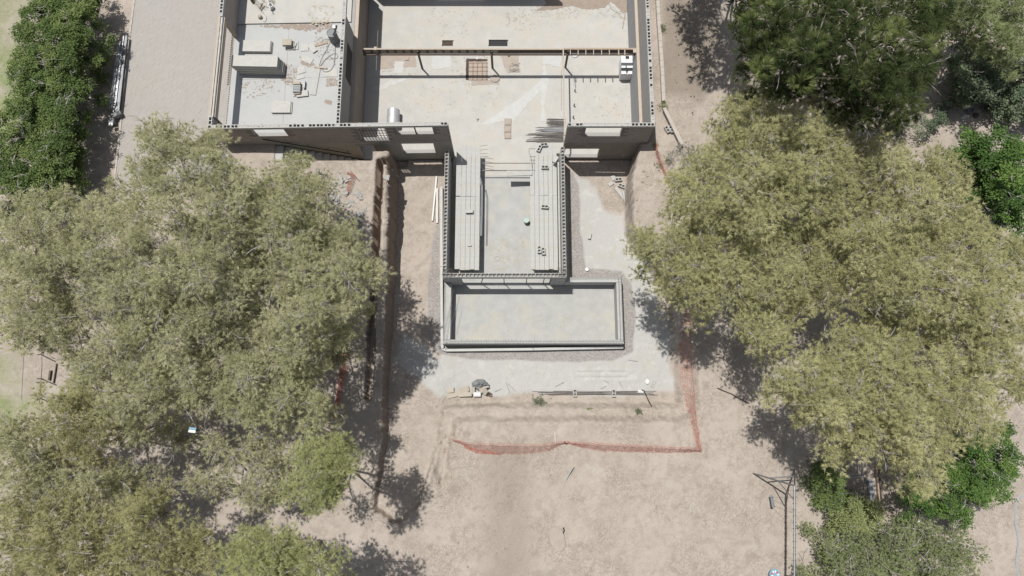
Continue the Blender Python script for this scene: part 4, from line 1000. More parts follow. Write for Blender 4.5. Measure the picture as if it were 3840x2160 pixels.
# cables
def curve(name, label, pl, z, r, m, cat='cable', n=5):
    w = [P(a, b_, z) for a, b_ in pl]; out = []
    for i in range(len(w) - 1):
        p0_, p1_, p2_, p3_ = w[max(i - 1, 0)], w[i], w[i + 1], w[min(i + 2, len(w) - 1)]
        for k in range(n):
            t = k / n; out.append(.5 * ((2 * p1_) + (p2_ - p0_) * t + (2 * p0_ - 5 * p1_ + 4 * p2_ - p3_) * t * t + (3 * p1_ - p0_ - 3 * p2_ + p3_) * t ** 3))
    out.append(w[-1]); return tag(MB().tube(out, r, 5).build(name, M[m]), label, cat)
curve('looped_cable', 'grey cable looping on the garage floor below the barrel', [(1233, 168), (1222, 190), (1208, 215), (1200, 235), (1197, 252), (1212, 232), (1232, 212), (1252, 200), (1264, 203), (1266, 214), (1256, 220), (1240, 215), (1228, 198), (1226, 180)], zg + .03, .011, 'cable')
curve('hanging_cable', 'dark grey cable curving from the barrel to the plank head', [(1256, 168), (1256, 200), (1253, 235), (1242, 260), (1222, 269), (1208, 262)], zg + .05, .013, 'cable')
curve('pale_cable', 'tangled yellowish cable left of the barrel', [(1238, 148), (1225, 145), (1210, 150), (1205, 158), (1218, 155), (1232, 150), (1236, 160), (1222, 175)], zg + .05, .012, 'brass')
curve('pale_cable', 'thin pale cable from the rubbish heap at the top of the garage', [(982, 42), (990, 52), (998, 62), (999, 74), (993, 82), (987, 80)], zr + .02, .01, 'cable')
tag(MB().lathe(P(977, 66, zr), [(.10, 0), (.12, .05), (.11, .16), (.05, .2)], 8).build('stone_lump', M['brass']), 'brown lump holding the end of the thin pale cable', 'stone')
c = P(1019, 30, zr); o = MB().lathe(c, [(.10, 0), (.135, .02), (.145, .26), (.15, .28), (.12, .28), (.11, .05), (0, .04)], 20).build('white_bucket', M['white']); tag(o, 'white bucket with a white handle pole at the top of the garage', 'bucket')
tag(MB().tube([P(1003, 0, zr + .3), P(1014, 38, zr + .3)], .022, 6).build('white_pole', M['white']), 'white pole resting on the bucket', 'pole')
b = MB(); rr = random.Random(5)
for k in range(60):
    x = 950 + 70 * rr.random(); y = -10 + 48 * rr.random() * (1 - abs(x - 985) / 60); a = rr.uniform(-2, 2)
    b.tube([P(x, y, zr + .03), P(x + 8 * cos(a), y + 7 * sin(a), zr + .15), P(x + 15 * cos(a + .4), y + 12 * sin(a + .4), zr + .05)], .008, 3)
tag(b.build('wire_tangle', M['brass']), 'tangled heap of pale wires and straps at the top of the garage', 'wire heap')
tag(MB().tube([P(975, 35, zr + .1), P(985, 12, zr + .2)], .04, 5).build('rust_clamp', M['rustr']), 'rusty clamp lying in the wire heap', 'clamp')
b = MB(); b.bb(*(P(945, 12, zr).x, P(952, 12, zr).x), P(945, 12, zr).y, P(945, -12, zr).y, zr, zr + .3); tag(b.build('dark_offcut', M['woodd']), 'dark upright offcut left of the wire heap', 'offcut')
def blotches(poly, z, m, n, r0, r1, seed, dens_noise=.0):
    rr = random.Random(seed); w = np.array([P(*q, z)[:2] for q in poly]); lo = w.min(0); hi = w.max(0); b = MB(); k = 0; t = 0
    while k < n and t < n * 50:
        t += 1; x = rr.uniform(lo[0], hi[0]); y = rr.uniform(lo[1], hi[1])
        if sdpoly(np.array([x]), np.array([y]), w)[0] < 0: continue
        if fbm(np.array([x * 3.1 + seed]), np.array([y * 3.1]), 3)[0] < rr.uniform(-.22, .06): continue
        q = r0 + (r1 - r0) * rr.random() ** 2.5; c_ = rr.randint(6, 9); a0 = rr.random() * 6; st_ = rr.uniform(.5, 1)
        b.add([(x + q * rr.uniform(.55, 1.2) * cos(a0 + 6.2832 * i / c_), y + q * st_ * rr.uniform(.55, 1.2) * sin(a0 + 6.2832 * i / c_), z + .004 + k * 4e-6) for i in range(c_)], [tuple(range(c_))]); k += 1
    tag(b.build('dust_stain', M[m]), kind='stuff')
blotches([(972, 97), (1246, 87), (1240, 104), (1205, 112), (1185, 128), (1168, 118), (1130, 112), (1040, 104), (972, 100)], zg, 'soil', 420, .02, .11, 21)
for k, pl in enumerate(([(900, 310), (1000, 295), (1055, 315), (1050, 345), (985, 370), (930, 372), (898, 345)], [(1055, 262), (1110, 275), (1115, 305), (1075, 320), (1045, 290)], [(1222, 292), (1264, 292), (1264, 320), (1225, 325)], [(1200, 368), (1245, 380), (1240, 392), (1210, 382)], [(1122, 205), (1165, 230), (1190, 245), (1175, 258), (1130, 240)], [(1160, 130), (1255, 145), (1262, 260), (1200, 255), (1170, 190)], [(1060, 230), (1120, 250), (1100, 330), (1065, 300)])):
    blotches(pl, zg, 'soil', 150, .015, .075, 30 + k)
blotches([(1150, 20), (1250, 20), (1255, 90), (1160, 92)], zr, 'brass', 120, .02, .1, 45)
for k, (pl, mm, n_) in enumerate((([(1600, 30), (1780, 25), (1800, 150), (1620, 140)], 'soil', 110), ([(1900, 20), (2050, 30), (2020, 110), (1900, 120)], 'soil', 150), ([(2000, 20), (2240, 10), (2370, 40), (2360, 75), (2200, 60), (2060, 80)], 'soil', 330), ([(1430, 230), (1560, 235), (1560, 285), (1430, 285)], 'soil', 90), ([(1500, 290), (1700, 300), (1900, 330), (1860, 430), (1500, 420)], 'brass', 160), ([(2180, 330), (2360, 320), (2370, 440), (2180, 440)], 'brass', 110), ([(1690, 200), (1830, 200), (1830, 300), (1690, 310)], 'soil', 160), ([(1940, 40), (2350, 70), (2350, 170), (1940, 170)], 'pale', 160), ([(1430, 60), (1600, 60), (1600, 170), (1430, 170)], 'pale', 130))):
    blotches(pl, .0535, {'soil': 'lsoil'}.get(mm, mm), int(n_ * 1.3), .012, .065, 60 + k)
blotches([(1830, 900), (1980, 880), (1980, 1010), (1830, 1010)], .0505, 'brass', 130, .02, .1, 80); blotches([(1840, 860), (1980, 900), (1960, 1000), (1850, 980)], .0507, 'pale', 60, .012, .04, 81)
blotches([(1760, 1150), (1830, 1148), (1832, 1156), (1765, 1158)], .045, 'pale', 40, .008, .022, 83); blotches([(1990, 1150), (2050, 1149), (2050, 1157), (1995, 1157)], .045, 'pale', 36, .008, .022, 84)
blotches([(1750, 1210), (2250, 1205), (2250, 1240), (1750, 1245)], .0447, 'cwall', 120, .01, .06, 85)
patch('garage_patch', None, None, [(1215, 255), (1265, 255), (1265, 288), (1214, 288)], zg, 'panel', .012, .004, 3, seed=40)

# ------------------------------------------------------------------ bundle of poles beside the hedge
root = empty('pole_bundle', P(445, 300, 2.4), 0, 'long bundle of grey aluminium profiles lying in the edge of the hedge shadow', 'pole bundle'); ro = root.location
for k in range(9):
    t = k / 8; x0 = 449 + 26 * t; x1 = 408 + 34 * t; z = 2.62 + .06 * (k % 3)
    if k % 4 == 3: x0 -= 4
    ya0 = 135 + random.uniform(0, 60) * (k < 6); yb1 = 425 - random.uniform(0, 40) * (k < 6)
    f0 = (ya0 - 130) / 300; f1 = (yb1 - 130) / 300
    p_, q_ = P(x0 + (x1 - x0) * f0, ya0, z), P(x0 + (x1 - x0) * f1, yb1, z); d_ = q_ - p_
    MB().box((p_ + q_) / 2 - ro, (d_.length, .05 if k < 7 else .11, .06), atan2(d_.y, d_.x)).build('profile', M['alu' if k % 3 else 'white'] if k < 7 else M['steel'], root)
for (py, nm) in ((170, 'strap'), (250, 'strap'), (395, 'strap')):
    f = (py - 130) / 300; a_, b_ = P(447 - 41 * f, py, 2.74), P(480 - 37 * f, py, 2.74)
    MB().tube([a_ - ro, b_ - ro], .02, 5).build(nm, M['black'], root)
b = MB(); b.box(P(438, 430, 2.7) - ro, (.5, .22, .2), .5); b.box(P(420, 455, 2.62) - ro, (.28, .3, .24), .1); b.build('end_clamp', M['tarp'], root)
b = MB().box(P(416, 466, 2.78) - ro, (.2, .16, .05), .1); b.build('buckle', M['white'], root)
tag(MB().box(P(674, 341, 2.47), (.07, .035, .02), -.4).build('paper_scrap', M['white']), 'tiny white scrap of paper alone on the brick paving', 'paper')
# kerb line and spare blocks east of the building
root = empty('stone_kerb_line', G(2490, 200), 0, 'pale concrete kerb running beside the east wall and bending away', 'kerb'); ro = root.location
kp = [(2462, -40), (2466, 60), (2473, 160), (2480, 260), (2486, 385)]
kw = [G(*q) for q in kp]
for a_, b_ in zip(kw[:-1], kw[1:]):
    d_ = b_ - a_; [MB().box(a_ + d_ * ((k_ + .5) / 4) - ro + Vector((0, 0, .09)), (d_.length / 4 - .012, .19, .26), atan2(d_.y, d_.x)).build('kerb_stone', M['kerb'], root) for k_ in range(4)]
a_, b_ = G(2489, 408, .2), G(2556, 545, .2); d_ = b_ - a_; a_.z = b_.z = max(a_.z, b_.z) - .1
tag(MB().box((a_ + b_) / 2 + Vector((0, 0, .16)), (d_.length, .18, .16), atan2(d_.y, d_.x)).build('loose_kerb', M['kerb']), 'long loose pale beam lying at a slant past the kerb end', 'beam')
g_ = G(2500, 490); loose(2500, 489, g_.z, -1.1, 'left one of the two hollow blocks beside the loose slanting beam'); loose(2515, 488, g_.z + .03, -1.1, 'right one of the two hollow blocks beside the loose slanting beam')
# items on the lower ground
for (px, py, l, rz) in ((2318, 676, 'hollow block in the small debris heap south of the dark pit', .1), (2330, 700, 'broken hollow block in the debris heap beside the earth bank', -.4)):
    g_ = G(px, py); loose(px, py, g_.z, rz, l)
for k, (px, py, w, h, rz) in enumerate([(2300, 668, .25, .3, .4), (2325, 725, .2, .85, .62), (2340, 738, .1, .6, .15), (2290, 690, .3, .2, .6)]):
    g_ = G(px, py); plate('broken_board', ['pale lump of board at the upper left of the debris heap', 'long pale board slanting out of the debris heap', 'narrow pale strip against the earth bank', 'small pale board left in the debris heap'][k], px, py, w, h, g_.z + .02, rz, 'plank', .05)
g_ = G(2211, 890); plate('pale_block', 'upright pale block alone on the grey dusty ground', 2211, 886, .14, .38, g_.z, -.2, 'panel', .16, 'block')
g_ = G(2330, 898); plate('small_brick', 'small grey brick near the pine tip on the dusty ground', 2330, 897, .2, .1, g_.z, 0, 'panel', .1, 'brick')
g_ = G(2200, 1012); tag(MB().lathe(g_, [(.08, 0), (.1, .02), (.1, .12), (.07, .13)], 14).build('white_can', M['white']), 'small white can on the gravel north of the basin', 'can')
g_ = G(2427, 1432); o = MB().lathe((0, 0, 0), [(.06, 0), (.12, .03), (.1, .1), (.03, .13)], 12).build('white_lump', M['white'], None, g_); o.scale = (1, 1.2, 1); tag(o, 'small white rounded lump beside the tilted block', 'stone')
g_ = G(2447, 1440); loose(2447, 1440, g_.z - .13, 1.1, 'hollow block half sunk in the ground at the south east corner')
g_ = G(2154, 1474); loose(2155, 1474, g_.z, pi / 2, 'left hollow block propping the thin rods along the south cut')
g_ = G(2300, 1474); loose(2300, 1475, g_.z, pi / 2, 'right hollow block propping the thin rods along the south cut')
b = MB(); rr = random.Random(3)
for k in range(11):
    x0 = 1995 + rr.uniform(0, 90); x1 = 2470 - rr.uniform(0, 100); y = 1468 + rr.uniform(-2, 12); 
    b.tube([P(x0, y + rr.uniform(-3, 3), .12), P((x0 + x1) / 2, y + rr.uniform(-2, 2) - 2, .2), P(x1, y + rr.uniform(-6, 4), .14)], .010, 4)
tag(b.build('long_rods', M['rust']), 'bunch of long thin steel rods lying along the south cut', 'rods')
tag(MB().tube([G(2405, 1462) + Vector((0, 0, .1)), G(2412, 1466) + Vector((0, 0, .25)), G(2425, 1490) + Vector((0, 0, .1)), G(2443, 1525) + Vector((0, 0, .06))], .022, 5).build('dark_cable', M['black']), 'thick dark cable hanging over the south cut', 'cable')
g_ = G(2402, 1468); plate('white_sheet', 'small white sheet beside the dark cable', 2402, 1468, .3, .13, g_.z + .02, -.05, 'white', .08, 'sheet')
for k, (a_, b_) in enumerate([((2083, 1450), (2115, 1433)), ((2262, 1426), (2284, 1437)), ((2320, 1428), (2333, 1454)), ((2252, 1458), (2275, 1448)), ((1905, 1440), (1933, 1467)), ((1898, 1435), (1912, 1475)), ((1855, 1470), (1880, 1458)), ((2355, 1350), (2392, 1356))]):
    pole('thin_rod', G(*a_) + Vector((0, 0, .03)), G(*b_) + Vector((0, 0, .03)), .009, 'rust', ['single rod slanting above the long rods, left one', 'short rod on the pale dust, middle one', 'short rod pointing down right on the pale dust', 'short rod just above the right propping block', 'rod right of the tarp pile, shallow one', 'rod right of the tarp pile, steep one', 'rod touching the right end of the cardboard pile', 'rod on the dust below the basin corner'][k], 'rod', 4)
# two white pipes west of the core room
for (A, B, l) in (((1638, 664), (1622, 830), 'long'), ((1640, 708), (1640, 838), 'shorter')):
    pole('white_pipe', G(*A) + Vector((0, 0, .07)), G(*B) + Vector((0, 0, .07)), .055, 'pvc', f'the {l} one of the two white pipes on the earth west of the core room', 'pipe', 10)
# tarp and cardboard pile
def crumple(name, poly, z0, h, m, label, cat, seed=0, nseg=9, pol=False):
    r = random.Random(seed); w = [G(*q) for q in poly]; cx = sum(p.x for p in w) / len(w); cy = sum(p.y for p in w) / len(w); n = len(w); gz = sum(p.z for p in w) / n; vs = []; fs = []; R_ = 4
    ring_ = []
    for a_, b_ in zip(w, w[1:] + w[:1]):
        for k in range(3): ring_.append(a_.lerp(b_, k / 3))
    m_ = len(ring_)
    for i in range(R_ + 1):
        t = 1 - i / R_
        for p in ring_:
            hh = (1 - t * t) * h + (r.uniform(-.25, .25) * h if 0 < i else 0)
            vs.append((cx + (p.x - cx) * t + (r.uniform(-.02, .02) if i else 0), cy + (p.y - cy) * t + (r.uniform(-.02, .02) if i else 0), gz + z0 + hh - (.12 if i == 0 else 0)))
    for i in range(R_):
        for k in range(m_): k2 = (k + 1) % m_; fs.append((i * m_ + k, i * m_ + k2, (i + 1) * m_ + k2, (i + 1) * m_ + k))
    return tag(MB().add(vs, fs).build(name, M[m]), label, cat)
crumple('grey_tarp', [(1764, 1436), (1785, 1420), (1815, 1421), (1830, 1432), (1842, 1448), (1830, 1457), (1812, 1462), (1795, 1468), (1770, 1452)], .05, .3, 'tarp', 'crumpled grey tarpaulin on the rubbish pile at the south cut', 'tarpaulin', 1)
root = empty('cardboard_sheets', G(1725, 1475), 0, 'flattened cardboard sheets left of the white roll', 'cardboard'); ro = root.location
for k, (cx, cy, w, h, rz, ty) in enumerate([(1715, 1476, 1.15, .3, .22, .1), (1690, 1463, .35, .28, .1, -.15), (1742, 1462, .5, .3, .3, .2), (1745, 1480, .7, .22, .05, 0), (1776, 1465, .16, .4, .05, .3)]):
    g_ = G(cx, cy); o = MB().box((0, 0, 0), (w, h, .015)).build('cardboard_sheet', M['card'], root, g_ - ro + Vector((0, 0, .1 + .03 * k)), rz); o.rotation_euler = (ty, ty * .4, rz)
g_ = G(1790, 1480); o = MB().lathe((0, 0, 0), [(.12, -.19), (.135, -.18), (.135, .18), (.12, .19)], 18).build('white_roll', M['white'], None, g_ + Vector((0, 0, .14))); o.rotation_euler = (0, pi / 2, 0); tag(o, 'white roll lying between the cardboard pieces', 'roll')
g_ = G(1812, 1462); root = empty('open_carton', g_, .0, 'torn open cardboard carton on top of the grey tarpaulin', 'carton')
for (x, y, w, h, tx, ty, rz) in ((0, 0, .38, .24, .25, .15, .5), (.16, .12, .3, .1, -.5, .2, .35), (.14, -.14, .28, .2, .4, -.3, .9)):
    o = MB().box((0, 0, 0), (w, h, .014)).build('carton_flap', M['card'], root, (x, y, .34), rz); o.rotation_euler = (tx, ty, rz)
b = MB(); rr = random.Random(8)
for k in range(14): b.tube([G(1830 + rr.uniform(-8, 8), 1478 + rr.uniform(-10, 8)) + Vector((0, 0, rr.uniform(.02, .25))), G(1832 + rr.uniform(-14, 14), 1482 + rr.uniform(-8, 8)) + Vector((0, 0, rr.uniform(.02, .2)))], .02, 4)
tag(b.build('burnt_scraps', M['woodd']), 'dark brown tangle of scraps right of the torn carton', 'scraps')
tag(MB().lathe(G(1767, 1484), [(.1, 0), (.1, .05), (.02, .06)], 8).build('dark_lump', M['woodd']), 'dark lump just left of the white roll', 'lump')
# tools on the open ground
pole('green_stick', G(2120, 1803) + Vector((0, 0, .04)), G(2148, 1748) + Vector((0, 0, .3)), .022, 'green', 'pale green stick lying on the bare ground below the netting', 'stick', 5)
pole('thin_stick', G(2158, 1782) + Vector((0, 0, .03)), G(2168, 1800) + Vector((0, 0, .04)), .012, 'green', 'thin short stick right of the pale green stick', 'stick', 4)
pole('thin_stick', G(2081, 1622) + Vector((0, 0, .03)), G(2083, 1664) + Vector((0, 0, .05)), .014, 'white', 'thin white stick just above the netting', 'stick', 4)
pole('wood_stake', G(2114, 1656) + Vector((0, 0, .3)), G(2126, 1666) + Vector((0, 0, .0)), .03, 'woodd', 'dark stake holding up the middle of the orange netting', 'stake', 5)
# root like ridge shapes on the ground
curve('root', 'dark crooked fallen branch on the earth right of the south east corner', [(2690, 1455), (2720, 1468), (2745, 1478), (2765, 1490), (2790, 1502), (2810, 1512)], gh(*P(2750, 1480, 1.4)[:2]) + .06, .03, 'barkd', 'branch')
curve('garden_hose', 'grey garden hose curving down the far right edge', [(3842, 1860), (3830, 1861), (3818, 1868), (3811, 1880), (3808, 1920), (3807, 1960), (3812, 1985), (3818, 2020), (3817, 2060), (3812, 2100), (3813, 2130), (3822, 2170)], 1.27, .045, 'hose', 'hose')

# ------------------------------------------------------------------ orange netting
def netting(label, top, bot, nu, nv=7, r=.0075, amp=.05, seed=1, dens=None):
    """plastic mesh hung between two pixel polylines given with heights above the ground"""
    rr = random.Random(seed)
    def samp(pl, t):
        L = [0]
        for a_, b_ in zip(pl[:-1], pl[1:]): L.append(L[-1] + hypot(b_[0] - a_[0], b_[1] - a_[1]))
        s_ = t * L[-1]
        for i in range(len(pl) - 1):
            if s_ <= L[i + 1] + 1e-9: f = (s_ - L[i]) / (L[i + 1] - L[i]); return [pl[i][k] + (pl[i + 1][k] - pl[i][k]) * f for k in range(3)]
        return pl[-1]
    grid = []
    for i in range(nu + 1):
        a_ = samp(top, i / nu); b_ = samp(bot, i / nu); A = G(a_[0], a_[1], a_[2]); B = G(b_[0], b_[1], b_[2]); row = []
        for j in range(nv + 1):
            t = j / nv; p = A.lerp(B, t); w = sin(pi * t)
            p = p + Vector((rr.uniform(-.03, .03), rr.uniform(-.03, .03), w * amp * sin(i * .9 + 2 * sin(i * .13)) + .02)); row.append(p)
        grid.append(row)
    b = MB()
    for i in range(nu + 1):
        if rr.random() < .95: b.tube(grid[i], r, 3, cap=False)
    for j in range(nv + 1): b.tube([grid[i][j] for i in range(nu + 1)], r * (1.5 if j in (0, nv) else 1), 3, cap=False)
    return tag(b.build('orange_netting', M['net']), label, 'netting')
netting('sagging orange safety netting, left length on the bare ground up to the dark stake', [(1695, 1646, .45), (1760, 1662, .4), (1850, 1664, .5), (1960, 1668, .5), (2060, 1662, .5), (2114, 1655, .35)], [(1700, 1652, .02), (1760, 1680, .02), (1850, 1700, .02), (1960, 1702, .02), (2060, 1690, .02), (2114, 1662, .02)], 72, 5, seed=1, amp=.09)
netting('sagging orange safety netting, right length from the dark stake to the red corner', [(2116, 1655, .35), (2250, 1662, .5), (2400, 1670, .5), (2520, 1676, .5), (2626, 1678, .6)], [(2116, 1662, .02), (2250, 1690, .02), (2400, 1694, .02), (2520, 1696, .02), (2628, 1694, .02)], 105, 5, seed=2, amp=.08)
netting('orange safety netting fallen along the east edge of the cut', [(2590, 1160, .5), (2592, 1300, .6), (2600, 1430, .7), (2612, 1560, .7), (2630, 1685, .5)], [(2546, 1160, .02), (2548, 1300, .03), (2552, 1430, .02), (2590, 1580, .02), (2618, 1690, .02)], 64, 6, seed=3, amp=.08)
netting('short crumpled end of orange netting below the left length', [(1740, 1670, .1), (1780, 1682, .1), (1860, 1700, .08)], [(1745, 1680, .02), (1790, 1700, .02), (1880, 1704, .02)], 40, 4, seed=4)
netting('dark red crumpled netting in the tree shade left of the trenches', [(1292, 1290, .3), (1300, 1380, .3), (1285, 1450, .3), (1262, 1570, .3)], [(1278, 1290, .02), (1276, 1380, .02), (1268, 1450, .02), (1250, 1575, .02)], 90, 5, seed=5, amp=.15, r=.011)
netting('scrap of red netting on the broken concrete near the stairs', [(1308, 645, .2), (1330, 655, .2), (1318, 690, .2), (1308, 722, .2)], [(1300, 650, .02), (1316, 662, .02), (1304, 690, .02), (1300, 722, .02)], 26, 4, seed=6, amp=.1)
netting('strip of red netting hanging down the bank east of the pit', [(2462, 535, .4), (2470, 570, .4), (2490, 625, .3), (2520, 690, .3)], [(2452, 545, .02), (2460, 580, .02), (2476, 625, .02), (2508, 695, .02)], 46, 4, seed=7, amp=.12)
pole('red_stake', G(1316, 642) + Vector((0, 0, .06)), G(1347, 679) + Vector((0, 0, .08)), .022, 'rustr', 'dark red stake lying on the red netting scrap', 'stake', 5)

# ------------------------------------------------------------------ swing frame at the lower right
gsw = 1.25; zs = gsw + 2.75
root = empty('swing_set', P(2940, 1990, gsw), 0, 'tall grey steel swing frame with a long top beam and splayed legs', 'swing frame'); ro = root.location
t0 = P(2980, 1822, zs); t1 = P(2979, 2230, zs)
MB().tube([t0 - ro, t1 - ro], .055, 8).build('top_beam', M['steel'], root)
f1 = P(2824, 1775, gsw); f2 = P(2972, 1762, gsw) + Vector((.1, 0, 0))
for f in (f1, f2): MB().tube([t0 - ro, f - ro], .04, 7).build('leg', M['steel'], root)
c1 = f1.lerp(t0, .42); c2 = f2.lerp(t0, .42); MB().tube([c1 - ro, c2 - ro], .03, 6).build('cross_brace', M['steel'], root)
k1 = f1.lerp(t0, .62); kk = t0.lerp(t1, .14); MB().tube([k1 - ro, kk - ro], .025, 6).build('knee_brace', M['steel'], root)
k2 = f2.lerp(t0, .62); MB().tube([k2 - ro, kk - ro], .025, 6).build('knee_brace', M['steel'], root)
for k in range(16):
    p = t0.lerp(t1, (k + .8) / 17); MB().tube([p - ro + Vector((-.075, 0, .0)), p - ro + Vector((.075, 0, .0))], .022, 5).build('beam_clip', M['black'], root)
for (dy, ) in ((-.3,), (.35,)): MB().tube([P(2978, 2150, zs) - ro, P(2905 + 60 * (dy > 0), 2190, gsw) - ro + Vector((0, dy, 0))], .03, 6).build('leg', M['steel'], root)
seat = empty('hanging_swing', P(2895, 1880, gsw + .5), .1, 'grey plastic swing seat swinging left of the frame', 'swing seat'); so_ = seat.location
b = MB(); 
for k in range(7):
    y = -.24 + .08 * k; b.box((0.02 * (1 - (k - 3) ** 2 / 9), y, .02 * (k - 3) ** 2 / 3), (.14, .085, .02))
b.build('seat_board', M['steel'], seat)
for (px, py, dy) in ((2978, 1865, .2), (2978, 1925, -.2)):
    d_ = Matrix.Rotation(-.1, 3, 'Z') @ (P(px, py, zs) - so_); MB().tube([(0, dy, .05), d_], .008, 4).build('rope', M['rust'], seat)
g_ = P(2905, 2154, gsw + .4); b = MB()
root = empty('round_swing', g_, 0, 'round nest seat patterned in blue white and red at the bottom edge', 'nest swing')
MB().lathe((0, 0, 0), [(0, -.02), (.24, 0), (.27, .03), (.25, .05), (0, .02)], 18).build('seat_disc', M['blue'], root)
for k in range(9):
    a = 2 * pi * k / 9; MB().box((.15 * cos(a), .15 * sin(a), .06), (.1, .06, .012), a).build('colour_patch', M[['white', 'red', 'white'][k % 3]], root)

# ------------------------------------------------------------------ things under the trees
g_ = G(723, 1614); root = empty('blue_can', P(723, 1614, 8.6), 0, 'blue and white canister hanging in the pine branches', 'canister')
o = MB().box((0, 0, 0), (.42, .16, .22)).build('canister_body', M['white'], root, (0, -.05, 0), -.12); bevel(o, .04, 2); o = MB().box((0, 0, 0), (.42, .12, .2)).build('canister_side', M['blue'], root, (.02, .1, .0), -.12); bevel(o, .03, 2)
MB().lathe((0, 0, 0), [(.09, 0), (.1, .02), (.06, .05)], 10, Matrix.Rotation(pi / 2, 3, 'Y')).build('canister_mouth', M['black'], root, (.2, .02, 0))
root.scale = (.72, .72, .72)
# old fence by the lawn on the left
root = empty('wire_fence', G(138, 1440), 0, 'thin grey posts and rail of a low fence beside the lawn', 'fence'); ro = root.location
MB().tube([G(141, 1320) + Vector((0, 0, 1.0)) - ro, G(133, 1500) + Vector((0, 0, 1.0)) - ro], .018, 5).build('rail', M['tarp'], root)
for py in (1330, 1420, 1495): MB().tube([G(155, py) + Vector((0, 0, 0)) - ro, P(139, py, 2.4) - ro], .03, 5).build('post', M['steel'], root)
plate('dark_beam', 'short dark beam lying across beside the thin grey fence', 152, 1434, .38, .05, gh(*P(152, 1434, 1.4)[:2]), -.02, 'woodd', .08, 'beam')
plate('dark_beam', 'dark long beam lying north to south near the thin grey fence', 191, 1408, .09, .5, gh(*P(191, 1408, 1.4)[:2]), -.03, 'barkd', .12, 'beam')
plate('dark_beam', 'thin dark rail lying right of the long dark beam', 210, 1400, .04, 1.0, gh(*P(210, 1400, 1.4)[:2]), -.03, 'barkd', .1, 'beam')
root = empty('grey_frame_cart', G(3180, 1800), 0, 'grey metal frame on the earth between the bushes and a metal pillar', 'metal frame'); ro = root.location
zc_ = 2.1
for (A, B, r) in (((3232, 1730), (3233, 1780), .035), ((3242, 1790), (3238, 1870), .035), ((3170, 1785), (3240, 1782), .03), ((3150, 1852), (3235, 1848), .03), ((3246, 1790), (3246, 1870), .02)):
    MB().tube([P(*A, zc_) - ro, P(*B, zc_) - ro], r, 6).build('frame_bar', M['steel'], root)
for k in range(12): MB().tube([P(3172 + 5.6 * k, 1778, zc_) - ro, P(3174 + 5.6 * k, 1790, zc_ - .1) - ro], .012, 4).build('spring', M['white'], root)
root = empty('metal_pillar', P(3266, 1840, 1.2), 0, 'pale grey metal beam with a cap plate lying on the red earth', 'steel beam'); ro = root.location
MB().box(P(3266, 1840, 1.55) - ro, (.2, 1.05, .16)).build('beam_body', M['hose'], root); MB().box(P(3266, 1807, 1.62) - ro, (.34, .07, .1)).build('cap_plate', M['steel'], root)
for px, m_ in ((3288, 'woodr'), (3296, 'barkd')): plate('side_rail', ['brown rail lying right of the pale metal beam', 'dark rail lying rightmost beside the pale metal beam'][px > 3290], px, 1820, .07, 1.9, 1.3, -.02, m_, .15, 'rail')
# garden things at the upper right
def pot(px, py, r, h, label, m, z=None):
    g_ = G(px, py); o = MB().lathe(g_, [(r * .7, 0), (r, h), (r * 1.08, h), (r * 1.08, h + .03), (r * .8, h + .03), (r * .75, h * .7), (0, h * .7)], 18).build('plant_pot', M[m]); return tag(o, label, 'pot')
pot(3613, 402, .24, .4, 'large pale round pot under the grey green bush', 'kerb'); pot(3632, 420, .17, .2, 'smaller dark grey pot beside the large pale pot', 'tarp')
plate('white_lath', 'short white slat on the ground below the pots, left one', 3612, 443, .22, .07, gh(*P(3612, 443, 1.6)[:2]), -.15, 'white', .08, 'slat'); plate('white_lath', 'longer white slat on the ground below the pots, right one', 3621, 437, .3, .06, gh(*P(3621, 437, 1.6)[:2]), -.15, 'white', .1, 'slat')
tag(MB().lathe(G(3656, 435), [(.1, 0), (.16, .05), (.12, .16), (.04, .2)], 9).build('dark_stone', M['barkd']), 'dark stone right of the white slats', 'stone')
plate('pale_board', 'pale board lying under the lower right tree', 3462, 1928, .5, .3, 1.3, .25, 'kerb', .06); plate('white_lath', 'thin white lath beside the pale board at the lower right', 3456, 1950, .62, .04, 1.34, .38, 'white', .04, 'lath')
plate('stone_edge', 'pinkish paved strip at the far right edge', 3850, 470, .8, 1.6, gh(12.5, 12) - .02, 0, 'kerb', .08, 'paving')

# ------------------------------------------------------------------ trees, hedge and shrubs
def arr_mesh(name, co, tri, col, m):
    me = bpy.data.meshes.new(name); n = len(co)
    me.vertices.add(n); me.vertices.foreach_set('co', co.astype(np.float32).ravel())
    me.loops.add(tri.size); me.loops.foreach_set('vertex_index', tri.astype(np.int32).ravel())
    me.polygons.add(len(tri)); me.polygons.foreach_set('loop_start', np.arange(0, tri.size, tri.shape[1], dtype=np.int32)); me.update(calc_edges=True)
    if col is not None:
        a = me.color_attributes.new('tone', 'FLOAT_COLOR', 'POINT'); c = np.ones((n, 4), np.float32); c[:, :3] = col; a.data.foreach_set('color', c.ravel())
    me.materials.append(m); return me
def unit(v): return v / (np.linalg.norm(v, axis=-1, keepdims=True) + 1e-9)
def blades(pos, dr, per, ln, wd, spread, col, rng, lift=0):
    """per thin triangular needles fanning from each tuft"""
    n = len(pos); p = np.repeat(pos, per, 0); d = unit(np.repeat(dr, per, 0) + rng.normal(0, spread, (n * per, 3)) + (0, 0, lift))
    L = ln * rng.uniform(.6, 1.15, (n * per, 1)); s = unit(np.cross(d, rng.normal(0, .55, (n * per, 3)) + (0, 0, 1))) * wd / 2
    p = p + d * L * .05
    co = np.stack([p - s, p + s, p + d * L], 1).reshape(-1, 3); tri = np.arange(len(co)).reshape(-1, 3)
    c = np.repeat(np.repeat(col, per, 0) * rng.uniform(.85, 1.15, (n * per, 1)), 3, 0); return co, tri, c
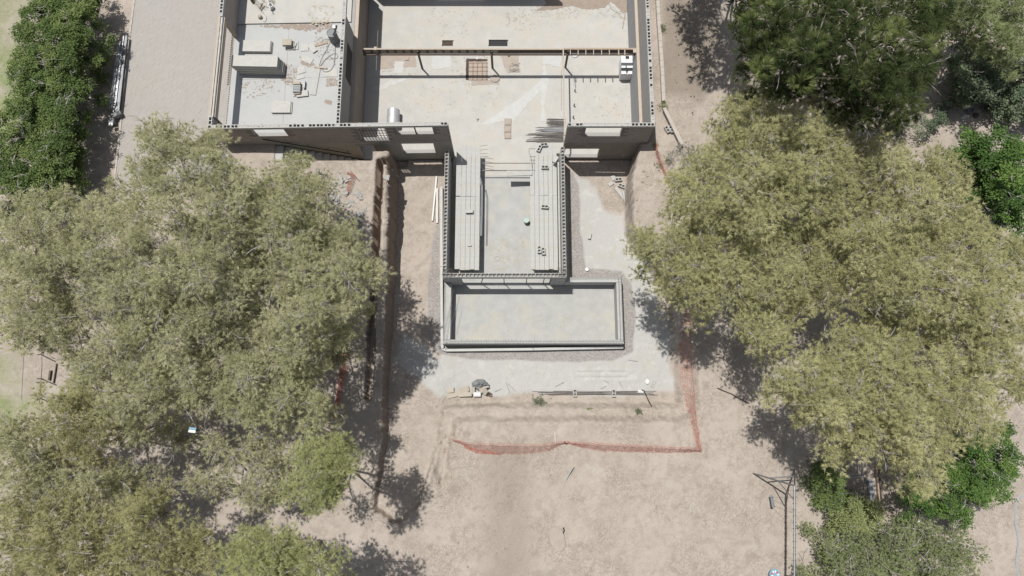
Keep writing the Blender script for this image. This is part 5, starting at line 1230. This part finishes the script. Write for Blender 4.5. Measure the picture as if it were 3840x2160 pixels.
def leaves(pos, dr, per, ln, wd, spread, col, rng):
    n = len(pos); p = np.repeat(pos, per, 0); off = rng.normal(0, 1, (n * per, 3)); p = p + unit(off) * ln * rng.uniform(.2, 1.3, (n * per, 1))
    d = unit(np.repeat(dr, per, 0) * .5 + off * spread); nrm = unit(rng.normal(0, .65, (n * per, 3)) + (0, 0, 1)); s = unit(np.cross(d, nrm)); d = np.cross(nrm, s)
    L = ln * rng.uniform(.7, 1.15, (n * per, 1)); w = wd / ln * L
    co = np.stack([p, p + d * L * .5 + s * w / 2, p + d * L, p + d * L * .5 - s * w / 2], 1).reshape(-1, 3); q = np.arange(len(co)).reshape(-1, 4)
    c = np.repeat(np.repeat(col, per, 0) * rng.uniform(.85, 1.15, (n * per, 1)), 4, 0); return co, q, c
def hexpts(poly, sp, rng, inset):
    lo = poly.min(0); hi = poly.max(0); X, Y = np.meshgrid(np.arange(lo[0], hi[0] + sp, sp), np.arange(lo[1], hi[1] + sp, sp * .87)); X = X + (np.arange(Y.shape[0]) % 2)[:, None] * sp / 2
    x = X.ravel() + rng.normal(0, sp * .24, X.size); y = Y.ravel() + rng.normal(0, sp * .24, X.size); s = sdpoly(x, y, poly); k = s > inset; return x[k], y[k], s[k]
def twig_tubes(A, B, r0, r1, rng):
    """many straight three sided twigs A->B as one array"""
    d = unit(B - A); u = unit(np.cross(d, rng.normal(0, 1, d.shape))); v = np.cross(d, u); out = []
    for k in range(3):
        a = 2 * pi * k / 3; w = u * cos(a) + v * sin(a); out += [A + w * r0, B + w * r1]
    co = np.stack(out, 1).reshape(-1, 3); b = np.arange(len(A))[:, None, None] * 6
    f = np.array([[0, 2, 3, 1], [2, 4, 5, 3], [4, 0, 1, 5]])[None] + b; return co, f.reshape(-1, 4)
PALE = np.array([.215, .215, .085]); 
TONES = dict(grey=((.46, .46, .27), (.575, .565, .375), (.345, .355, .205)), olive=((.445, .44, .23), (.56, .545, .31), (.33, .335, .17)), yellow=((.41, .40, .205), (.50, .485, .27), (.30, .30, .155)),
             lime=((.385, .41, .19), (.48, .495, .255), (.285, .305, .145)), dark=((.10, .13, .05), (.26, .30, .115), (.055, .075, .03)),
             hedge=((.145, .20, .07), (.235, .285, .11), (.075, .115, .045)), greyg=((.15, .19, .12), (.235, .275, .18), (.09, .125, .08)),
             fresh=((.095, .165, .048), (.18, .27, .075), (.05, .095, .03)), shrub=((.285, .33, .16), (.38, .42, .22), (.195, .235, .11)), ylw=((.26, .29, .125), (.35, .37, .18), (.17, .195, .085)))
TRI = 0
def tree(name, label, cat, poly, zlow, ztop, trunk, tone='olive', kind='needle', sp=.70, pr=.55, dens=1.0, R=2.2, twigs=5, under=True, group=None, seed=0, bark='bark', bare=.0, tl=.20, tw=.019, per=13, ntuft=56, gap=.0, spread=.55, rough=.5, lobes=.0, trunk_r=.16):
    global TRI
    rng = np.random.default_rng(100 + seed); rr = random.Random(seed)
    W_ = np.array([P(a, b, zlow)[:2] for a, b in poly])
    x, y, s = hexpts(W_, sp, rng, pr * .12)
    d = np.clip(s / R, 0, 1); 
    zz = zlow + (ztop - zlow) * np.sqrt(np.clip(1 - (1 - d) ** 2, 0, 1)) + rng.normal(0, rough, len(x)) + lobes * 2 * fbm(x * .45 + seed, y * .45, 2)
    # keep the outline where the photograph has it: higher clumps are pulled towards the camera axis
    f = (CAMZ - zz) / (CAMZ - zlow); x = x * f; y = y * f
    Cc = np.stack([x, y, zz], 1)
    if gap: 
        g_ = fbm(x * .55 + seed * 3, y * .55, 3); k = g_ > np.quantile(g_, gap); Cc = Cc[k]; d = d[k]
    top = len(Cc)
    if under:
        u = Cc[rng.random(len(Cc)) < .75].copy(); u[:, 2] -= rng.uniform(.7, 1.6, len(u)); u[:, :2] += rng.normal(0, .3, (len(u), 2)); Cc = np.concatenate([Cc, u])
    n = len(Cc); bx, by = trunk; tx, ty = P(bx, by, zlow - 1)[:2]; gz = gh(tx, ty)
    root = empty(name, (tx, ty, gz), 0, label, cat, group); O = np.array([tx, ty, gz])
    fork = np.array([tx, ty, gz + (zlow - gz) * .5])
    # trunk and limbs
    tb = MB(); tb.tube([(0, 0, -.2), (rr.uniform(-.1, .1), rr.uniform(-.1, .1), (zlow - gz) * .25), tuple(fork - O)], trunk_r * 1.25, 8, r1=trunk_r * .8); tb.build('trunk', M[bark], root)
    lb = MB(); na = max(4, min(11, n // 9)); lim = []
    ang = np.arctan2(Cc[:, 1] - ty, Cc[:, 0] - tx); rad = np.hypot(Cc[:, 1] - ty, Cc[:, 0] - tx); grp = ((ang + pi) / (2 * pi) * na).astype(int) % na
    for g in range(na):
        for (lo_, hi_) in ((0, 2.6), (2.6, 5.2), (5.2, 99)):
            k = np.nonzero((grp == g) & (rad >= lo_) & (rad < hi_))[0]
            if not len(k): continue
            c = Cc[k].mean(0); c = c + (0, 0, -1.25); base = fork
            mid = fork * .45 + c * .55 + np.array([rr.uniform(-.3, .3), rr.uniform(-.3, .3), -.1]); r_ = trunk_r * .38
            lb.tube([base - O, mid - O, c - O], r_, 5, r1=r_ * .4)
            for i in k:
                e = Cc[i] - (0, 0, .12); m2 = (c * .5 + e * .5) + rng.normal(0, .14, 3); lb.tube([c - O, m2 - O, e - O], r_ * .36, 4, r1=.006, cap=False)
    lb.build('branches', M[bark], root)
    # tufts around every clump
    T0, T1, T2 = [np.array(t) for t in TONES[tone]]
    nt_ = int(ntuft * dens); m = n * nt_
    cid = np.repeat(np.arange(n), nt_); v = unit(rng.normal(0, 1, (m, 3))); v[:, 2] = np.abs(v[:, 2]) * .8 - .3
    rad_ = pr * rng.uniform(.25, 1.12, (m, 1)) * np.repeat(rng.uniform(.75, 1.3, (n, 1)), nt_, 0)
    pos = Cc[cid] + v * rad_ * np.array([1, 1, .62]); dr = unit(v + (0, 0, .25))
    pw_ = (rng.random((n, 1)) ** 2.2) if tone == 'dark' else rng.random((n, 1))
    tone_c = np.repeat(pw_, nt_, 0) * .6 + rng.random((m, 1)) * .4 * (.4 + np.repeat(pw_, nt_, 0) if tone == 'dark' else 1)
    col = np.where(tone_c < .5, T2 + (T0 - T2) * tone_c * 2, T0 + (T1 - T0) * (tone_c - .5) * 2)
    if kind == 'needle':
        keep = rng.random(m) > bare; pos_, dr_, col_ = pos[keep], dr[keep], col[keep]
        co, f_, c_ = blades(pos_, dr_, per, tl, tw, spread, col_, rng)
    else:
        co, f_, c_ = leaves(pos, dr, per, tl, tw, 1.0, col, rng)
    o = link('crown', arr_mesh('crown', co - O, f_, c_, M['needle' if kind == 'needle' else 'leaf']), root); tag(o, kind='stuff'); TRI += len(f_) * (2 if kind != 'needle' else 1)
    if twigs:
        k = rng.random(m) < twigs / nt_; A = Cc[cid[k]] - (0, 0, .1); B = pos[k] + dr[k] * .12
        A = A + (B - A) * rng.uniform(0, .3, (len(A), 1)); co, q = twig_tubes(A - O, B - O, .013, .004, rng)
        # long pale bare twigs lying over the crown
        k2 = rng.random(n) < min(.9, .3 + twigs * .03); a2 = Cc[k2] + (0, 0, .1); m_ = len(a2); h = rng.normal(0, 1, (m_, 3)); h[:, 2] = np.abs(h[:, 2]) * .2; h = unit(h); Lh = rng.uniform(.5, 1.15, (m_, 1)); sd_ = unit(np.cross(h, (0, 0, 1.))) * rng.uniform(-.22, .22, (m_, 1))
        q0 = a2; q1 = a2 + h * Lh * .4 + sd_ * .6 + (0, 0, .10); q2_ = a2 + h * Lh * .75 + sd_ + (0, 0, .16); q3 = a2 + h * Lh + sd_ * .5 + (0, 0, .18)
        f1_ = q1 + unit(h + sd_ * 5) * Lh * .4; f2_ = q2_ + unit(h - sd_ * 6) * Lh * .32; f3_ = q1 + unit(h - sd_ * 5 + (0, 0, .2)) * Lh * .3
        AA = np.concatenate([q0, q1, q2_, q1, q2_, q1]); BB = np.concatenate([q1, q2_, q3, f1_, f2_, f3_]); co2, q2 = twig_tubes(AA - O, BB - O, .013, .006, rng)
        link('twigs', arr_mesh('twigs', np.concatenate([co, co2]), np.concatenate([q, q2 + len(co)]), None, M['twig' if bark != 'barkd' else 'bark']), root)['kind'] = 'stuff'; TRI += 2 * (len(q) + len(q2))
    return root
pk = dict(kind='needle', group='pale olive pines round the building site')
tree('pine_tree', 'tall pale olive pine whose crown reaches up over the paving and the front corner', 'tree',
     [(490, 540), (520, 480), (560, 440), (600, 430), (680, 470), (740, 465), (790, 510), (850, 490), (850, 560), (880, 620), (960, 640), (1000, 720), (930, 800), (960, 900), (1000, 1050), (950, 1200), (820, 1300), (650, 1330), (480, 1290), (340, 1200), (250, 1050), (230, 900), (310, 790), (400, 690), (500, 660), (470, 600)], 6.5, 9.6, (740, 900), 'grey', seed=1, gap=.03, twigs=12, **pk)
tree('pine_tree', 'broad grey green pine spreading right to the narrow trench and over the concrete rubble', 'tree',
     [(1010, 640), (1090, 575), (1160, 590), (1170, 640), (1195, 700), (1215, 780), (1240, 850), (1330, 880), (1400, 940), (1462, 1030), (1400, 1070), (1430, 1120), (1340, 1140), (1370, 1230), (1290, 1290), (1215, 1340), (1215, 1450), (1170, 1520), (1100, 1500), (1000, 1400), (900, 1300), (940, 1150), (920, 900), (920, 760)], 6.3, 9.0, (1140, 1010), 'grey', seed=2, gap=.03, twigs=15, dens=1.3, **pk)
tree('pine_tree', 'pale pine at the left edge just below the leafy hedge', 'tree',
     [(-80, 800), (60, 740), (180, 700), (220, 655), (275, 740), (300, 715), (390, 700), (385, 780), (330, 850), (240, 950), (250, 1100), (330, 1240), (250, 1310), (110, 1310), (-80, 1290)], 6, 8.4, (90, 1010), 'grey', seed=3, gap=.02, twigs=9, **pk)
tree('pine_tree', 'sparse pine in the lower left middle round the blue canister', 'tree',
     [(330, 1220), (600, 1330), (900, 1290), (1080, 1400), (1230, 1530), (1200, 1620), (1060, 1610), (900, 1600), (800, 1520), (720, 1570), (640, 1500), (560, 1620), (440, 1590), (320, 1480), (250, 1340)], 6.6, 8.8, (760, 1430), 'grey', seed=4, dens=1.15, gap=.06, twigs=15, **pk)
tree('pine_tree', 'yellowish pine crown beside the small lawn at the left', 'tree',
     [(130, 1470), (200, 1410), (330, 1430), (450, 1520), (440, 1650), (380, 1730), (250, 1760), (150, 1700), (120, 1590)], 6, 7.8, (290, 1600), 'yellow', seed=5, twigs=5, **pk)
tree('pine_tree', 'olive pine on the left edge below the small lawn', 'tree',
     [(-90, 1570), (60, 1540), (120, 1600), (160, 1720), (260, 1760), (330, 1850), (250, 1890), (130, 1910), (-90, 1920)], 6, 7.8, (80, 1760), 'grey', seed=6, twigs=8, **pk)
tree('pine_tree', 'large yellowish pine filling the bottom left corner', 'tree',
     [(-90, 1860), (120, 1820), (200, 1860), (300, 1900), (390, 1950), (420, 1880), (560, 1830), (640, 1880), (700, 1950), (810, 1980), (830, 2080), (790, 2260), (-90, 2260)], 7, 9.4, (380, 2080), 'yellow', seed=7, gap=.02, twigs=6, **pk)
tree('pine_tree', 'bright yellow green bough of pine hanging out over the dark track', 'tree',
     [(1060, 1650), (1160, 1610), (1240, 1640), (1320, 1690), (1310, 1760), (1275, 1830), (1290, 1880), (1245, 1945), (1190, 1920), (1110, 1890), (1060, 1840), (1110, 1740), (1010, 1700)], 8.4, 9.8, (1120, 1720), 'lime', seed=8, dens=1.4, twigs=6, R=1.4, **pk)
tree('pine_tree', 'green pine crown cut by the bottom edge left of the open ground', 'tree',
     [(830, 2070), (900, 2020), (1000, 2000), (1090, 1990), (1180, 2030), (1240, 2080), (1280, 2260), (790, 2260)], 8.2, 10, (1040, 2130), 'lime', seed=9, dens=1.2, twigs=8, **pk)
tree('pine_tree', 'loose olive pine between the blue canister and the bottom left corner', 'tree',
     [(120, 1700), (260, 1740), (400, 1720), (480, 1760), (590, 1800), (600, 1850), (430, 1880), (400, 1960), (280, 1920), (150, 1860)], 5.6, 7.2, (330, 1830), 'grey', seed=32, gap=.12, twigs=14, **pk)
tree('pine_tree', 'nearly bare grey twigged pine over the paved patch at the lower left', 'tree',
     [(560, 1600), (720, 1570), (900, 1620), (1060, 1640), (1120, 1760), (1080, 1870), (960, 1880), (860, 1850), (780, 1860), (700, 1800), (620, 1720)], 4.5, 6, (860, 1720), 'grey', seed=10, gap=.22, twigs=24, bare=.25, under=True, **pk)
tree('pine_tree', 'huge pale olive pine on the right reaching up under the dark pine', 'tree',
     [(2545, 650), (2640, 560), (2700, 480), (2690, 400), (2780, 350), (2900, 335), (2990, 380), (3080, 370), (3180, 400), (3225, 480), (3210, 560), (3300, 700), (3200, 860), (3000, 900), (2800, 900), (2600, 880), (2500, 760)], 6.5, 9.8, (2860, 680), 'olive', seed=11, twigs=6, **pk)
tree('pine_tree', 'pale pine reaching left over the dusty ground towards the basin', 'tree',
     [(2362, 880), (2440, 850), (2520, 845), (2600, 830), (2800, 850), (3000, 850), (3160, 900), (3160, 1050), (3070, 1150), (3000, 1200), (2940, 1320), (2860, 1320), (2790, 1270), (2700, 1200), (2620, 1180), (2560, 1160), (2490, 1090), (2430, 1000), (2390, 950)], 6.2, 8.8, (2850, 1030), 'olive', seed=12, gap=.02, twigs=9, **pk)
tree('pine_tree', 'widest pale pine along the right side beside the fresh green tree', 'tree',
     [(3190, 520), (3300, 500), (3420, 560), (3560, 540), (3620, 640), (3700, 780), (3800, 900), (3900, 1000), (3900, 1250), (3700, 1300), (3400, 1260), (3200, 1170), (3120, 1000), (3150, 850), (3270, 700)], 6.5, 9.8, (3470, 900), 'olive', seed=13, twigs=6, **pk)
tree('pine_tree', 'pale pine at the lower right above the shaded bushes and grey frame', 'tree',
     [(2880, 1400), (2960, 1345), (3100, 1290), (3200, 1200), (3400, 1240), (3600, 1290), (3900, 1230), (3900, 1540), (3760, 1560), (3700, 1640), (3560, 1700), (3540, 1790), (3460, 1850), (3380, 1810), (3300, 1700), (3230, 1690), (3150, 1680), (3120, 1730), (3030, 1700), (3060, 1620), (3000, 1560), (2950, 1490), (2900, 1440)], 7.4, 10, (3300, 1460), 'olive', seed=14, twigs=7, **pk)
tree('dark_pine_tree', 'big dark green pine with long needled tufts at the top right', 'tree',
     [(2800, -80), (2760, 60), (2800, 160), (2790, 270), (2900, 345), (3100, 370), (3210, 420), (3300, 500), (3400, 470), (3480, 330), (3530, 170), (3560, 0), (3560, -80)], 7.5, 12, (3130, 160), 'dark', seed=15, sp=.62, pr=.30, tl=.36, tw=.02, per=13, ntuft=30, spread=.28, rough=1.0, lobes=1.6, twigs=3, gap=.03, R=3.5, bark='barkd', trunk_r=.25)
tree('dark_pine_tree', 'dark pine just beyond the upper edge whose shade falls beside the east wall', 'tree',
     [(2540, -420), (2700, -500), (2900, -480), (2980, -130), (2820, -90), (2700, -150), (2600, -260)], 8, 11, (2820, -330), 'dark', seed=31, sp=.85, pr=.5, tl=.36, tw=.04, per=10, ntuft=34, spread=.4, rough=1.0, lobes=1.2, twigs=0, gap=.0, R=3, bark='barkd', trunk_r=.2)
tree('pine_tree', 'olive long needled pine crown in the top right corner', 'tree',
     [(3450, -80), (3470, 60), (3560, 130), (3640, 110), (3740, 150), (3800, 200), (3900, 200), (3900, -120), (3450, -120)], 6.0, 8.6, (3700, 20), 'shrub', seed=16, sp=.72, pr=.5, tl=.26, tw=.024, per=15, ntuft=44, rough=.7, twigs=4, R=3)
tree('grey_leaf_tree', 'grey green broad leaved tree between the dark pine and the right edge', 'tree',
     [(3560, 200), (3600, 150), (3700, 170), (3900, 220), (3900, 440), (3790, 450), (3700, 390), (3640, 380), (3590, 330), (3540, 280)], 2.8, 4.6, (3720, 290), 'greyg', 'leaf', seed=17, sp=.7, pr=.5, tl=.13, tw=.085, per=9, ntuft=44, gap=.06, twigs=3, rough=.5)
tree('undergrowth', 'dim green undergrowth in the shade between the dark pine and the pots', 'bush',
     [(3320, 470), (3440, 380), (3540, 320), (3600, 400), (3600, 440), (3540, 480), (3500, 560), (3420, 530), (3350, 540)], 1.8, 2.6, (3460, 450), 'greyg', 'leaf', seed=18, sp=.6, pr=.42, tl=.09, tw=.055, per=9, ntuft=34, gap=.12, twigs=2, trunk_r=.05)
tree('fresh_green_tree', 'fresh green broad leaved tree along the right edge', 'tree',
     [(3610, 520), (3660, 480), (3740, 475), (3800, 500), (3900, 520), (3900, 1000), (3810, 920), (3780, 830), (3700, 720), (3660, 640), (3630, 580)], 4.2, 6.2, (3760, 700), 'fresh', 'leaf', seed=19, sp=.7, pr=.5, tl=.12, tw=.08, per=10, ntuft=48, twigs=2, lobes=.6)
tree('fresh_green_tree', 'fresh green leafy tree at the lower right with trailing twigs', 'tree',
     [(3550, 1660), (3680, 1600), (3790, 1600), (3830, 1680), (3820, 1800), (3780, 1900), (3680, 1960), (3560, 1960), (3480, 1910), (3420, 1880), (3370, 1850), (3460, 1800), (3530, 1760)], 2.8, 4.6, (3640, 1780), 'fresh', 'leaf', seed=20, sp=.62, pr=.45, tl=.085, tw=.06, per=12, ntuft=46, twigs=3, gap=.04)
tree('olive_shrub', 'large soft olive shrub at the bottom right edge of the ground', 'bush',
     [(3070, 2000), (3200, 1960), (3330, 1945), (3480, 1960), (3590, 1990), (3670, 2050), (3740, 2260), (3010, 2260), (3040, 2120)], 2.4, 3.8, (3360, 2110), 'shrub', seed=21, sp=.6, pr=.45, tl=.11, tw=.024, per=12, ntuft=60, twigs=5, trunk_r=.08)
tree('yellow_green_bush', 'yellow green leafy bush above the large olive shrub', 'bush',
     [(3110, 1900), (3200, 1880), (3300, 1890), (3340, 1950), (3210, 2000), (3120, 1990)], 2.4, 3.0, (3210, 1940), 'ylw', 'leaf', seed=22, sp=.5, pr=.36, tl=.08, tw=.055, per=9, ntuft=44, twigs=2, R=1, trunk_r=.05)
tree('dark_bush', 'darker green bush left of the grey metal frame', 'bush',
     [(3035, 1740), (3120, 1720), (3170, 1790), (3160, 1850), (3240, 1880), (3160, 1920), (3090, 1910), (3050, 1840)], 1.9, 2.7, (3100, 1810), 'hedge', 'leaf', seed=23, sp=.5, pr=.38, tl=.06, tw=.045, per=12, ntuft=44, twigs=2, R=1, trunk_r=.05)
tree('leafy_hedge', 'tall dense green hedge along the upper left edge of the lawn', 'hedge',
     [(90, -80), (335, -80), (338, 80), (318, 160), (300, 230), (305, 320), (288, 420), (278, 520), (262, 640), (210, 720), (100, 750), (-90, 760), (-90, 560), (0, 460), (25, 350), (50, 200), (70, 60)], 4.0, 5.0, (180, 350), 'hedge', 'leaf', seed=24, sp=.55, pr=.42, tl=.085, tw=.066, per=11, ntuft=46, twigs=1, R=1.2, rough=.22, lobes=.5, trunk_r=.1)
tree('grey_scrub', 'dry grey twiggy scrub beside the loose slanting beam', 'bush',
     [(2500, 560), (2560, 520), (2640, 560), (2600, 640), (2560, 640), (2510, 610)], 2.7, 3.1, (2570, 580), 'shrub', seed=25, sp=.5, pr=.4, twigs=26, bare=.85, ntuft=34, R=1, trunk_r=.03, under=False)
def weed(px, py, r, h, label, tone, n, seed):
    rng = np.random.default_rng(seed); g_ = np.array(G(px, py)); pos = g_ + rng.normal(0, 1, (n, 3)) * (r * .5, r * .5, h * .25) + (0, 0, h * .5); dr = unit(rng.normal(0, 1, (n, 3)) + (0, 0, .8)); T = [np.array(t) for t in TONES[tone]]
    col = T[0] + (T[1] - T[0]) * rng.random((n, 1)); co, f_, c_ = blades(pos, dr, 7, .11, .016, .5, col, rng); o = link('weed', arr_mesh('weed', co - g_, f_, c_, M['needle']), None, tuple(g_)); return tag(o, label, 'weed')
weed(2022, 1508, .42, .4, 'rounded green weed on the step above the south cut', 'greyg', 130, 1)
weed(2393, 1543, .2, .22, 'small grey green weed near the tilled strip', 'greyg', 50, 2)
weed(2210, 1533, .1, .1, 'tiny yellowish weed between the two green weeds', 'ylw', 16, 3)
weed(2480, 110, .2, .3, 'green weed beside the pale kerb near the east wall', 'hedge', 60, 4)
weed(2456, 545, .16, .3, 'little bright green weed at the foot of the east corner', 'ylw', 40, 5)
weed(2486, 400, .25, .3, 'thin green weeds at the kerb end', 'shrub', 60, 6)
for k, (px, py) in enumerate([(2470, 620), (2500, 600), (2520, 660), (2540, 700), (2480, 800), (2560, 720)]):
    weed(px, py, .22, .18, ['weed tuft closest to the red netting strip', 'weed tuft under the grey scrub', 'weed tuft below the grey scrub', 'weed tuft in front of the huge pine', 'lone weed tuft low on the east bank', 'weed tuft at the rim of the huge pine'][k], 'ylw', 26, 20 + k)
